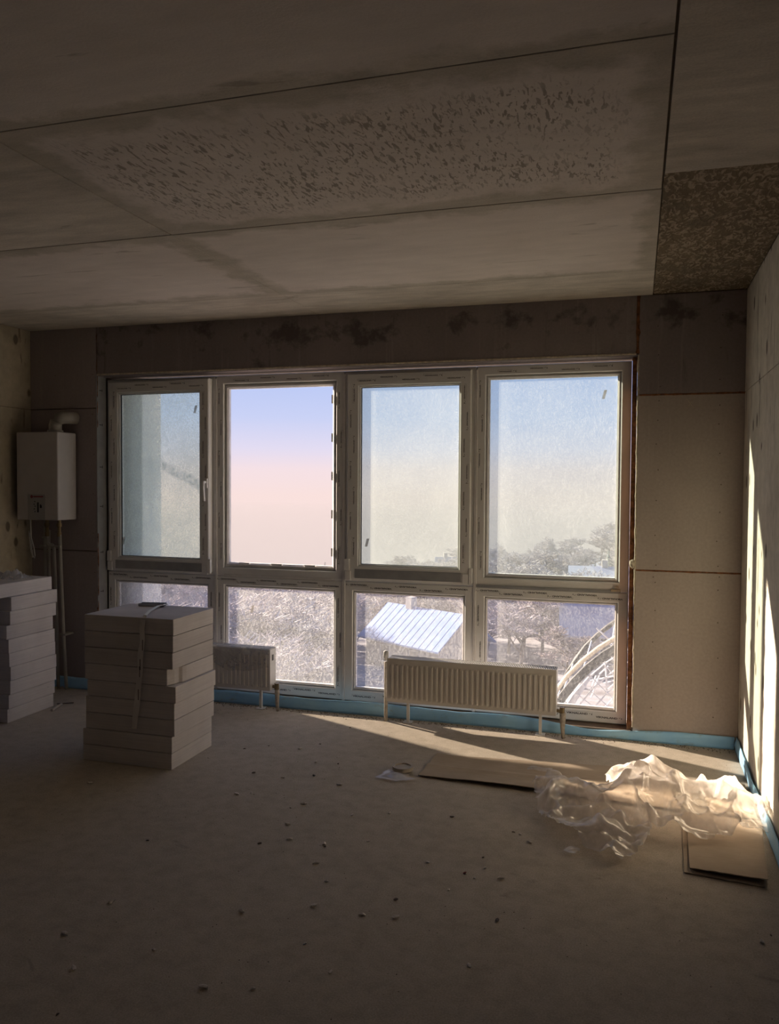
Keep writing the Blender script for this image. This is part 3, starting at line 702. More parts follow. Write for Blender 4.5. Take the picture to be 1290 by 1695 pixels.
MB().tube([(xl, 5.15, .395), (-1.55, 5.15, .395)], .009, 8).build('valve', MAT['brass'], rdR)
xr = -.418
MB().tube([(xr+.004, 5.15, 0), (xr, 5.15, .06), (xr, 5.15, .12), (xr, 5.15, .16)], [.011, .013, .019, .019], 10).build('return_pipe', MAT['pipe2'], rdR, smooth=True)
MB().tube([(xr, 5.15, .165), (-.46, 5.15, .172)], .011, 8).lathe([(0, .03), (.016, .03), (.016, -.012), (0, -.012)], (xr-.004, 5.15, .165), 10).build('valve', MAT['brass'], rdR)
rdL = radiator(-3.50, -2.408, .148, .437, 'white panel radiator behind the block stack, draped with clear film')
xr = -2.372
MB().tube([(xr+.004, 5.15, 0), (xr, 5.15, .06), (xr, 5.15, .12), (xr, 5.15, .15)], [.010, .013, .017, .016], 10).build('return_pipe', MAT['pipe2'], rdL, smooth=True)
MB().tube([(xr, 5.15, .165), (-2.41, 5.15, .172)], .012, 8).lathe([(0, .03), (.017, .03), (.017, -.012), (0, -.012)], (xr-.004, 5.15, .165), 10).build('valve', MAT['brass'], rdL)
MB().box(-2.405, -2.402, 5.135, 5.155, .355, .395).build('bleed_port', MAT['black'], rdL)
def dr(u, v):
    x = -3.5+u*1.09; s = v*.30
    w_ = .006*mnoise.noise((x*9, v*5, 2))+.004*abs(mnoise.noise((x*26, v*9, 5)))
    if s < .10: return (x, 5.20-s, .443+abs(w_))
    cut = .13+.10*max(0, mnoise.noise((x*4.5, 0, 1)))+.035*math.sin(x*9)
    return (x, 5.092-abs(w_), .443-min(s-.10, cut))
fo = MB().grid(70, 26, dr).build('film_wrap', MAT['film2'], rdL, smooth=False)

# ================================================================ cardboard
def sheet(name, corners, lift, label, nx=40, ny=14, th=.004, parent=None, cat='cardboard', mat='card'):
    a, b, c, d = [Vector(p) for p in corners]
    def fn(u, v):
        p = (a*(1-u)+b*u)*(1-v)+(d*(1-u)+c*u)*v
        return p+Vector((0, 0, th*.6+lift(u, v)))
    o = MB().grid(nx, ny, fn).build(name, MAT[mat], parent, smooth=False, origin=None if parent else Vector((a.x, a.y, 0)), solid=th)
    if not parent: tag(o, label, cat)
    return o
A = onZ(692, 1286); B_ = onZ(1130, 1345); Bk = onZ(1090, 1275); Al = onZ(724, 1250)
def lf(u, v): return .022*max(0, 1-v*3.2)*(.35+.65*math.sin(min(1, u*1.25)*math.pi)**2)+.004*abs(mnoise.noise((u*7, v*3, 0)))+.008*max(0, 1-u*14)*v+.006*math.exp(-((v-.45)/.05)**2)
sheet('cardboard_sheet', (A, B_, Bk, Al), lf, 'long brown cardboard sheet with a curled edge lying left of the plastic heap')
A = onZ(1133, 1446); B_ = onZ(1272, 1471); Ck = Vector((.585, 4.12, 0)); Dk = Vector((.235, 4.13, 0))
sheet('cardboard_sheet', (A, B_-Vector((.012, 0, 0)), Ck, Dk), lambda u, v: .004*abs(mnoise.noise((u*5, v*4, 3)))+.002, 'lower leaf of the folded cardboard in front of the plastic heap')
sheet('cardboard_sheet', (A+Vector((.022, .012, .012)), B_+Vector((0, .006, .012)), Ck+Vector((.004, 0, .008)), Dk+Vector((.02, 0, .008))), lambda u, v: .018*max(0, 1-v*2.4)*(.3+.7*u)+.003*abs(mnoise.noise((u*5, v*4, 9))), 'upper leaf of the folded cardboard in front of the plastic heap')
sheet('cardboard_sheet', (Vector((.36, 4.14, .008)), Vector((.575, 4.13, .012)), Vector((.575, 4.62, .006)), Vector((.36, 4.62, .002))), lambda u, v: .003*abs(mnoise.noise((u*5, v*4, 14))), 'small cardboard piece between the plastic heap and the right wall')

# ================================================================ crumpled plastic
def tri(x): return abs((x % 1.0)*2-1)
def crumple(outline, hfn, name, label, mat, seed, n=120, amp=.03, parent=None, lift=.004):
    rr = random.Random(seed)
    xs_ = [p[0] for p in outline]; ys_ = [p[1] for p in outline]
    x0, x1, y0, y1 = min(xs_), max(xs_), min(ys_), max(ys_)
    folds = [(rr.uniform(0, math.pi), rr.uniform(2.0, 9.0), rr.random()) for k in range(7)]
    def inside(x, y):
        c = False; j = len(outline)-1
        for i in range(len(outline)):
            xi, yi = outline[i]; xj, yj = outline[j]
            if (yi > y) != (yj > y) and x < (xj-xi)*(y-yi)/(yj-yi)+xi: c = not c
            j = i
        return c
    def edged(x, y):
        m = 9
        for i in range(len(outline)):
            a = Vector(outline[i]); b = Vector(outline[(i+1) % len(outline)]); p = Vector((x, y)); t = max(0, min(1, (p-a).dot(b-a)/max(1e-9, (b-a).length_squared)))
            m = min(m, (a+(b-a)*t-p).length)
        return m
    vs = {}; mb = MB(); st = max(x1-x0, y1-y0)/n
    nx, ny = int((x1-x0)/st)+2, int((y1-y0)/st)+2
    def P(i, j):
        if (i, j) in vs: return vs[(i, j)]
        x, y = x0+i*st, y0+j*st
        e = edged(x, y); k = min(1, e/.10); k = k*k*(3-2*k)
        wx = x+.05*mnoise.noise((x*4, y*4, seed)); wy = y+.05*mnoise.noise((x*4, y*4, seed+9))
        cr = sum(tri((wx*math.cos(a)+wy*math.sin(a))*f+ph+.4*mnoise.noise((x*3, y*3, a*5)))/f for a, f, ph in folds)*.5
        fine = abs(mnoise.noise((x*16, y*16, seed)))*.022+abs(mnoise.noise((x*34, y*34, seed+3)))*.010
        z = lift+hfn(x, y)*(.25+.75*k)+amp*(cr+fine*12)*(.2+.8*k)
        jx = .014*mnoise.noise((x*20, y*20, z*9)); jy = .014*mnoise.noise((x*20+7, y*20, z*9))
        vs[(i, j)] = len(mb.v); mb.v.append(Vector((x+jx, y+jy, max(.003, z)))); return vs[(i, j)]
    for j in range(ny):
        for i in range(nx):
            if inside(x0+(i+.5)*st, y0+(j+.5)*st): mb.f.append((P(i, j), P(i+1, j), P(i+1, j+1), P(i, j+1)))
    cx = sum(v.x for v in mb.v)/len(mb.v); cyy = sum(v.y for v in mb.v)/len(mb.v)
    o = mb.build(name, MAT[mat], parent, smooth=True, origin=None if parent else Vector((cx, cyy, 0)))
    if not parent: tag(o, label, 'plastic sheet')
    return o
def gauss(x, y, cx, cy, sx_, sy_, h): return h*math.exp(-((x-cx)/sx_)**2-((y-cy)/sy_)**2)
import numpy as np
def cloth_heap(outline, hfn, name, label, mat, st=.012, seed=5, steps=230, excess=(1.12, 1.45)):
    """loose film relaxed over the lumps under it: position based cloth with surplus length, so that it buckles into creases"""
    rg = np.random.RandomState(seed)
    xs_ = [p[0] for p in outline]; ys_ = [p[1] for p in outline]; x0, x1, y0, y1 = min(xs_), max(xs_), min(ys_), max(ys_)
    def inside(x, y):
        c = False; j = len(outline)-1
        for i in range(len(outline)):
            xi, yi = outline[i]; xj, yj = outline[j]
            if (yi > y) != (yj > y) and x < (xj-xi)*(y-yi)/(yj-yi)+xi: c = not c
            j = i
        return c
    nx, ny_ = int((x1-x0)/st)+1, int((y1-y0)/st)+1; idx = -np.ones((nx, ny_), int); P = []
    for i in range(nx):
        for j in range(ny_):
            x, y = x0+(i+.5)*st, y0+(j+.5)*st
            if inside(x, y): idx[i, j] = len(P); P.append((x, y))
    P = np.array(P); N = len(P)
    def pairs(di, dj):
        a = idx[max(0, -di):nx-max(0, di), max(0, -dj):ny_-max(0, dj)]; b = idx[max(0, di):nx-max(0, -di), max(0, dj):ny_-max(0, -dj)]
        m = (a >= 0) & (b >= 0); return np.stack([a[m], b[m]], 1)
    e1 = np.concatenate([pairs(1, 0), pairs(0, 1), pairs(1, 1), pairs(1, -1)]); e2 = np.concatenate([pairs(2, 0), pairs(0, 2), pairs(2, 2), pairs(2, -2)]); e3 = np.concatenate([pairs(5, 0), pairs(0, 5), pairs(4, 4), pairs(4, -4)])
    E_ = np.concatenate([e1, e2, e3]); k = np.concatenate([np.full(len(e1), 1.0), np.full(len(e2), .35), np.full(len(e3), .05)])
    lo = np.array([mnoise.noise((p[0]*4, p[1]*4, seed)) for p in P])
    ex = np.clip(.5+.9*lo, 0, 1)*(excess[1]-excess[0])+excess[0]
    rest = np.linalg.norm(P[E_[:, 0]]-P[E_[:, 1]], axis=1)*.5*(ex[E_[:, 0]]+ex[E_[:, 1]])
    def ground(X): return np.array([max(.016, .016+hfn(a, b)) for a, b in X[:, :2]])
    gz = np.array([(.046 if a > .17 and b < 4.2 else .022)+hfn(a, b) for a, b in P])
    nz = np.array([abs(mnoise.noise((p[0]*8, p[1]*8, seed+2)))*.10+abs(mnoise.noise((p[0]*18, p[1]*18, seed+4)))*.05 for p in P])
    X = np.column_stack([P[:, 0], P[:, 1], gz+nz+rg.rand(N)*.004]); V = np.zeros_like(X); G0 = gz.copy(); home = P.copy()
    deg = np.bincount(E_.ravel(), weights=np.repeat(k, 2), minlength=N)[:, None]
    dt = .011
    for it in range(steps):
        V[:, 2] -= 3.0*dt; V *= .95
        Y_ = X+V*dt
        for q in range(5):
            d = Y_[E_[:, 1]]-Y_[E_[:, 0]]; ln = np.linalg.norm(d, axis=1)+1e-9
            c = (.5*k*(ln-rest)/ln)[:, None]*d
            acc = np.stack([np.bincount(E_[:, 0], weights=c[:, a], minlength=N)-np.bincount(E_[:, 1], weights=c[:, a], minlength=N) for a in range(3)], 1)
            Y_ += acc/deg*1.5
            off = Y_[:, :2]-home; r_ = np.linalg.norm(off, axis=1, keepdims=True); mx = .045
            Y_[:, :2] = np.where(r_ > mx, home+off*mx/np.maximum(r_, 1e-9), Y_[:, :2])
            low = Y_[:, 2] < G0; Y_[low, 2] = G0[low]
        V = (Y_-X)/dt; V[low, :2] *= .3; X = Y_
    mb = MB(); mb.v = [Vector(p) for p in X]
    for v, h0 in zip(mb.v, P):      # sharp creases between flat facets of the stiff film
        q = Vector((h0[0], h0[1]*1.3, 0)); q = q+Vector((mnoise.noise(q*5), mnoise.noise(q*5+Vector((9, 0, 0))), 0))*.05
        for fr_, am in ((5.5, .055), (12, .024), (25, .008)):
            d_, _ = mnoise.voronoi(q*fr_+Vector((fr_, 3, .5))); e_ = min(1, (d_[1]-d_[0])*2.2)
            v.z += am*((1-e_)**2-.25); v.x += am*.5*(mnoise.noise(q*fr_)*(1-e_)); v.y += am*.4*(1-e_)*mnoise.noise(q*fr_+Vector((4, 4, 4)))
        v.z = max(.040 if v.x > .19 and v.y < 4.17 else .02, v.z)
    for i in range(nx-1):
        for j in range(ny_-1):
            q = (idx[i, j], idx[i+1, j], idx[i+1, j+1], idx[i, j+1])
            if min(q) >= 0: mb.f.append(tuple(int(a) for a in q))
    o = mb.build(name, MAT[mat], smooth=True, origin=Vector((float(P[:, 0].mean()), float(P[:, 1].mean()), 0)))
    md = o.modifiers.new('smooth', 'SUBSURF'); md.levels = 1; md.render_levels = 1
    return tag(o, label, 'plastic sheet')
def gauss(x, y, cx, cy, sx_, sy_, h): return h*math.exp(-((x-cx)/sx_)**2-((y-cy)/sy_)**2)
def hp(x, y):
    return .8*(gauss(x, y, .10, 4.16, .17, .16, .21)+gauss(x, y, -.03, 4.02, .15, .10, .10)+gauss(x, y, .42, 4.10, .14, .14, .14)+gauss(x, y, -.30, 4.05, .13, .12, .085)+gauss(x, y, .25, 3.95, .2, .1, .06)+gauss(x, y, -.10, 3.72, .10, .1, .03)+gauss(x, y, -.36, 4.18, .05, .05, .07))
out2 = []
for (u, v) in ((893, 1322), (905, 1352), (925, 1374), (975, 1404), (1022, 1427), (1050, 1412), (1068, 1382), (1100, 1388), (1150, 1398), (1200, 1395), (1264, 1390)):
    p = onZ(u, v); out2.append((p.x, p.y))
out2 += [(.575, 4.05), (.52, 4.22), (.40, 4.26), (.30, 4.30), (.22, 4.40), (.08, 4.44), (-.05, 4.36), (-.10, 4.24), (-.22, 4.20), (-.36, 4.24)]
cloth_heap(out2, hp, 'plastic_sheet', 'large crumpled translucent plastic sheet heaped on the cardboard by the right wall', 'film')
q = onZ(944, 1412)
crumple([(q.x-.035, q.y-.02), (q.x+.03, q.y-.03), (q.x+.035, q.y+.03), (q.x-.01, q.y+.035)], lambda x, y: .03, 'plastic_scrap', 'tiny crumpled plastic scrap in front of the plastic heap', 'film', 8, 14, .02)
q = onZ(893, 1275)
crumple([(q.x-.07, q.y-.03), (q.x+.07, q.y-.03), (q.x+.06, q.y+.03), (q.x-.05, q.y+.04)], lambda x, y: .012, 'plastic_scrap', 'thin plastic scrap lying on the long cardboard sheet', 'film', 12, 20, .012)
q = onZ(655, 1286)
crumple([(q.x-.10, q.y-.05), (q.x+.03, q.y-.09), (q.x+.11, q.y-.03), (q.x+.05, q.y+.05), (q.x-.06, q.y+.08)], lambda x, y: .012, 'plastic_scrap', 'crumpled clear film under the tape roll on the floor', 'film', 15, 30, .03)
q = onZ(667, 1278)
tr = MB().lathe([(0, 0), (.058, 0), (.058, .02), (.046, .02), (.043, .013), (0, .013)], (q.x, q.y, .016), 28).build('tape_roll', MAT['tapeR'], origin=Vector((q.x, q.y, 0)), smooth=False); tag(tr, 'beige roll of tape lying flat beside the long cardboard sheet', 'tape roll')
zt2 = zt+BZ
def film_on(x, y):
    return .015
def crumple_top():
    mb = MB(); c0 = Vector((-4.13, 4.60, zt2)); rr = random.Random(3)
    def fn(u, v):
        x = (u-.5)*.24; y = (v-.5)*.2; k = max(0, 1-(x/.12)**2-(y/.10)**2)
        return c0+Vector((x, y, .003+.05*k**.5*(.4+1.4*abs(mnoise.noise((x*28, y*28, 4))))+.012*abs(mnoise.noise((x*60, y*60, 1)))))
    o = mb.grid(34, 28, fn).build('plastic_scrap', MAT['film2'], origin=c0); tag(o, 'crumpled clear film on top of the stack by the left wall', 'plastic sheet')
crumple_top()
o = MB().tube([(-4.30, 4.30, zt2+.012), (-4.22, 4.36, zt2+.014), (-4.12, 4.38, zt2+.012), (-4.06, 4.40, zt2+.010)], [.008, .012, .012, .006], 7).build('glove_scrap', MAT['crumbd'], origin=Vector((-4.2, 4.35, zt2)))
o.name = 'dark_rag'; tag(o, 'dark strip of rag on top of the stack by the left wall', 'rag')

# ================================================================ small litter on the floor
def chip(p, s, mat, label, name='rubble_chip', group='crumbs strewn on the screed', seed=0, flat=.5):
    rr = random.Random(seed); bm = bmesh.new(); bmesh.ops.create_icosphere(bm, subdivisions=1, radius=1)
    a = rr.uniform(0, 3.1)
    mb = MB(); vs = []
    for v in bm.verts:
        k = rr.uniform(.65, 1.2); q_ = Vector((v.co.x*s*k*1.5, v.co.y*s*k*.8, (v.co.z*k+.9)*s*flat)); vs.append(p+Vector((q_.x*math.cos(a)-q_.y*math.sin(a), q_.x*math.sin(a)+q_.y*math.cos(a), max(0, q_.z))))
    fs = [tuple(x.index for x in f.verts) for f in bm.faces]; bm.free()
    o = mb.add(vs, fs).build(name, MAT[mat], origin=Vector((p.x, p.y, 0))); return tag(o, label, 'crumb', group)
dk = [(481, 1338), (244, 1392), (530, 1232), (420, 1280), (538, 1402), (770, 1447), (520, 1285), (405, 1240), (445, 1235), (560, 1265), (1277, 1549), (580, 1205), (823, 1525), (655, 1490), (748, 1353), (850, 1378), (800, 1420), (95, 1680), (430, 1397)]
lt_ = [(523, 1262), (497, 1240), (468, 1288), (416, 1313), (392, 1315), (563, 1300), (477, 1365), (503, 1332), (537, 1398), (523, 1430), (610, 1393), (645, 1347), (708, 1428), (743, 1474), (786, 1454), (803, 1438), (541, 1460), (600, 1515), (400, 1510), (777, 1600), (107, 1547), (185, 1494), (337, 1636), (419, 1638), (255, 1573), (547, 1610), (505, 1563), (862, 1382), (877, 1395), (830, 1455), (655, 1520), (583, 1350), (150, 1296), (1262, 1560), (345, 1255), (520, 1500), (122, 1605), (480, 1390)]
DL = 'small dark crumb lying on the bare screed floor'; LL = 'small pale rubble crumb lying on the bare screed floor'
for i, (u, v) in enumerate(dk): chip(onZ(u, v), random.uniform(.0045, .010), 'crumbd', DL, group='dark crumbs on the floor', seed=i)
for i, (u, v) in enumerate(lt_): chip(onZ(u, v), random.uniform(.006, .013), 'crumb', LL, group='pale crumbs on the floor', seed=i+50)
chip(onZ(770, 1446), .008, 'crumbr', 'small dark red chip on the floor in front of the plastic heap', 'red_chip', 'red chip', 99)
dm = MB(); rr = random.Random(11)
for i in range(1500):
    if rr.random() < .72: x = rr.uniform(-3.9, R-.03); y = D-.03-abs(rr.gauss(0, .035))
    else: x = rr.uniform(L+.1, R-.05); y = rr.uniform(2.2, D-.05)
    if (-3.05 < x < -2.35 and 3.85 < y < 4.4) or (x < -3.85 and 3.7 < y < 4.85) or (-1.15 < x < .6 and 3.4 < y < 4.75): continue
    s = rr.uniform(.0015, .005) if y > D-.15 else rr.uniform(.0012, .0028); a = rr.uniform(0, 3)
    c, s2 = math.cos(a)*s, math.sin(a)*s
    dm.add([(x+c, y+s2, 0), (x-s2, y+c, 0), (x-c, y-s2, 0), (x+s2, y-c, 0), (x, y, s*1.1)], [(0, 1, 4), (1, 2, 4), (2, 3, 4), (3, 0, 4)])
tag(dm.build('floor_grit', MAT['dirt']), 'fine grit and dirt along the wall foot and over the screed', 'grit', kind='stuff')
lit = [((172, 1186), (190, 1172), .010, 'wood', 'pale stub of pipe at the foot of the stack by the left wall'), ((212, 1166), (244, 1163), .004, 'crumbd', 'thin dark stick on the floor behind the stack by the left wall'), ((138, 1134), (143, 1132), .008, 'wood', 'short pale offcut beside the blue strip near the boiler pipes'), ((97, 1141), (104, 1138), .006, 'wood', 'short pale offcut at the foot of the boiler pipes')]
lit[0] = ((76, 1177), (92, 1167), .010, 'wood', lit[0][4]); lit[1] = ((94, 1166), (122, 1164), .004, 'crumbd', lit[1][4])
for (a, b, r_, mt, lb) in lit:
    p, q_ = onZ(*a), onZ(*b)
    if a == (76, 1177): p += Vector((.05, 0, 0)); q_ += Vector((.05, 0, 0))
    o = MB().tube([p+Vector((0, 0, r_)), q_+Vector((0, 0, r_))], r_, 8).build('offcut_stick', MAT[mt], origin=Vector((p.x, p.y, 0))); tag(o, lb, 'offcut')

# ================================================================ outside
def mk_snow():
    k = M('snow', .8, .2); n = k.noise(.25, 7); k.col(k.ramp(n, [(.38, (.17, .155, .165)), (.52, (.30, .295, .33)), (.7, (.19, .175, .19))])); return k.m
def mk_twig(name, c1, c2):
    k = M(name, .9, .1); n = k.noise(1.4, 4); k.col(k.ramp(n, [(.35, c1), (.65, c2)])); return k.m
MAT.update(snow=mk_snow(), twig=mk_twig('frosted_twigs', (.30, .265, .28), (.52, .485, .51)), twig2=mk_twig('bare_twigs', (.20, .165, .165), (.42, .37, .38)), bark=simple('bark', (.11, .085, .08), .9),
 conifer=mk_twig('conifer_needles', (.06, .085, .075), (.22, .25, .25)), broof=mk_snowroof('blue_roof', (.11, .20, .46), (.16, .27, .54), .64), groof=mk_snowroof('slate_roof', (.20, .22, .36), (.28, .30, .45), .40),
 hwall=simple('house_wall', (.48, .44, .43), .9), hwall2=simple('house_wall_far', (.52, .45, .42), .9), hglass=simple('house_glass', (.06, .07, .10), .2), htrim=simple('house_trim', (.60, .60, .63), .7), rust=simple('rusty_pipe', (.36, .20, .13), .7),
 facade=simple('facade_render', (.84, .83, .80), .9, var=.05), cream=simple('cream_render', (.86, .80, .66), .9, var=.05), frost=simple('frosted_wire', (.50, .50, .54), .6), blackpipe=simple('black_hose', (.03, .03, .035), .6))
SKY = [(-400, 965), (150, 962), (460, 958), (620, 932), (690, 915), (760, 902), (900, 876), (1040, 845), (1290, 815), (1900, 800)]
def skyv(u):
    for (a, b), (c, d) in zip(SKY, SKY[1:]):
        if u <= c: return b+(d-b)*max(0, (u-a))/(c-a)
    return SKY[-1][1]
def uof(t): return proj((t*100, 100, CAMH))[0]
def sky_slope(t):
    u = uof(t); return -(skyv(u)-803+ (u-1053)*.006)/FPX    # rise per metre of depth at the skyline
def lerp(a, b, t): t = max(0, min(1, t)); return a+(b-a)*t
def terr(x, y):
    t = max(-1.6, min(.9, x/max(y, 1)))
    z = -1.45
    if y > 11: z = lerp(-1.45, -6.8, (y-11)/9)
    if y > 20: z = lerp(-6.8, -12.6, (y-20)/42)
    far = CAMH+sky_slope(t)*150*1.0-7
    if y > 62: z = lerp(-12.6, far, ((y-62)/88)**.8)
    if y > 150: z = far-(y-150)*.16
    return z+.5*mnoise.noise((x*.06, y*.06, 0))*min(1, max(0, (y-11)/20))
ys = [5.6, 7, 9, 11, 13, 15, 17, 20, 24, 30, 38, 46, 54, 62, 72, 84, 98, 114, 132, 150, 175, 210, 260, 330]
NT = 46; tm = MB(); vs = []
for y in ys:
    for i in range(NT):
        t = -1.7+2.6*i/(NT-1); x = t*(y+3)
        vs.append((x, y, terr(x, y)))
tm.add(vs, [(j*NT+i, j*NT+i+1, (j+1)*NT+i+1, (j+1)*NT+i) for j in range(len(ys)-1) for i in range(NT-1)])
gnd = tm.build('snowy_ground', MAT['snow'], smooth=True); tag(gnd, 'snow-covered garden and hillside falling away outside the windows', 'ground', kind='structure')
# facade pier beside the left window and slab edge under the windows
o = MB().box(-5.6, -3.69, D+.262, 5.78, -1.6, 3.6).build('wall_outside', MAT['facade'], bevel=.01); tag(o, 'white rendered facade pier outside the leftmost window', 'wall', kind='structure')
o = MB().box(-3.68, 1.2, D+.262, 5.60, -1.6, .03).build('trim_4', MAT['facade'], bevel=.01); tag(o, 'rendered plinth outside below the windows', 'plinth', kind='structure')

def gen_tree(seed, h, spread, levels=5, lean=0):
    rr = random.Random(seed); tk = MB(); tw = MB()
    def grow(p, d, ln, r_, lv):
        n = 3; pts = [p]; q_ = p.copy(); dd = d.copy()
        for i in range(n):
            dd = (dd+Vector((rr.uniform(-1, 1), rr.uniform(-1, 1), rr.uniform(-.5, .9)))*.16).normalized(); q_ = q_+dd*ln/n; pts.append(q_)
        mb = tk if lv < 2 else tw
        mb.tube(pts, r_, 5 if lv < 2 else 3, False, r_*.55)
        if lv >= levels: return
        k = {0: 6, 1: 5, 2: 5, 3: 5, 4: 4}[lv]
        for i in range(k):
            f = .35+.65*(i+rr.random())/k; j = min(n-1, int(f*n)); b = pts[j]+(pts[j+1]-pts[j])*(f*n-j)
            a = rr.uniform(0, 6.28); side = Vector((math.cos(a), math.sin(a), rr.uniform(-.1, .6)*(1 if lv < 3 else .5)))
            nd = (dd*(.55)+side*spread).normalized()
            grow(b, nd, ln*rr.uniform(.52, .74), max(.020 if lv > 2 else .024, r_*.5), lv+1)
    grow(Vector((0, 0, 0)), Vector((lean, 0, 1)).normalized(), h*.42, h*.020, 0)
    return tk, tw
protos = []
for k, (sd_, h_, sp_, mt) in enumerate(((1, 6.5, .95, 'twig'), (5, 6.0, 1.15, 'twig'), (9, 6.8, .8, 'twig'), (14, 5.5, 1.2, 'twig2'))):
    tk, tw = gen_tree(sd_, h_, sp_)
    mxz = max(v.z for v in tw.v)
    protos.append((tk.mesh('trunk', MAT['bark']), tw.mesh('crown', MAT[mt]), mxz))
def put_tree(k, p, s, rz, label, group, cat='tree'):
    r_ = empty('frosted_tree', p); r_.scale = (s, s, s); r_.rotation_euler.z = rz; tag(r_, label, cat, group)
    for nm, me in (('trunk', protos[k][0]), ('crown', protos[k][1])):
        o = bpy.data.objects.new(nm, me); C.objects.link(o); o.parent = r_
    return r_
rr = random.Random(21); cnt = 0; spots = []; y_cnt = [0, 0]
HS = [(onY(700, 1110, 56).x, 58, 6.5), (onY(1000, 1100, 62).x+1.2, 64, 7.5), (onY(1010, 1020, 84).x+2, 88, 9.5), (onY(745, 925, 135).x, 135, 5), (onY(948, 935, 120).x, 120, 6.5)]
zones = [(615, 790, 985, 1100, 57), (945, 1060, 985, 1125, 63), (860, 940, 1085, 1200, 30)]
for it in range(6000):
    if y_cnt[0] >= 110 and y_cnt[1] >= 180: break
    t = rr.uniform(-.95, .2); y = 21*(150/21)**(rr.random()**1.0)
    if y > 62: t = rr.uniform(-.55, .15)
    if y_cnt[int(y > 62)] >= (110, 180)[int(y > 62)]: continue
    x = t*y; z = terr(x, y); k = rr.choice((0, 0, 1, 1, 2, 2, 3)); u = uof(t)
    zmax = CAMH-(skyv(u)-803)/FPX*y*rr.uniform(1.0, 1.5)
    hh = min(rr.uniform(5.0, 7.5), zmax-z)
    if hh < 2.2: continue
    s = hh/protos[k][2]; r_px = 2.6*s*FPX/y; vt = proj((x, y, z+hh))[1]; vb = proj((x, y, z))[1]
    if any(u+r_px > a and u-r_px < b and vb > c and vt < d and y < e for a, b, c, d, e in zones): continue
    if y < 26 and t > -.2: continue
    if any((x-a)**2+(y-b)**2 < (2.0 if y < 60 else 2.6)**2 for a, b in spots): continue
    if any((x-a)**2+(y-b)**2 < c**2 for a, b, c in HS): continue
    spots.append((x, y))
    put_tree(k, (x, y, z-.1), s, rr.uniform(0, 6.28), 'frost-covered bare tree in the wood outside' if y < 62 else 'distant frosted tree on the hazy hillside', 'frosted trees outside' if y < 62 else 'distant hillside trees'); y_cnt[int(y > 62)] += 1
# single tree before the far right house
p = onY(941, 1118, 38); put_tree(3, (p.x, 38, p.z-.3), .62, 1.0, 'dark bare tree in front of the house beyond the right window', 'single trees')
p = onY(690, 905, 145); 
# conifers on the hill
def conifer(u, vb, vt, y, label):
    b, t_ = onY(u, vb, y), onY(u, vt, y); h_ = t_.z-b.z; r_ = empty('conifer', (b.x, y, b.z)); tag(r_, label, 'tree', 'conifers on the hillside')
    MB().tube([b, b+Vector((0, 0, h_))], h_*.02, 6, True, h_*.004).build('trunk', MAT['bark'], r_)
    cw = MB(); q = random.Random(int(u))
    for i in range(260):
        f = q.random()**.8; a = q.uniform(0, 6.28); ln = h_*.30*(1-f)+.15; z = b.z+h_*(.08+.9*f)
        c = Vector((b.x, y, z)); d = Vector((math.cos(a), math.sin(a), -.35)); sd = Vector((-d.y, d.x, 0))*ln*.16
        cw.add([c-sd*.3, c+sd*.3, c+d*ln*.6+sd, c+d*ln, c+d*ln*.6-sd], [(0, 1, 2, 4), (4, 2, 3)])
    cw.build('foliage', MAT['conifer'], r_)
conifer(1008, 968, 905, 95, 'dark conifer on the hillside in the right window'); conifer(985, 970, 930, 100, 'smaller conifer left of the dark conifer on the hillside')
conifer(538, 965, 930, 120, 'dim conifer at the lower right of the unglazed window')
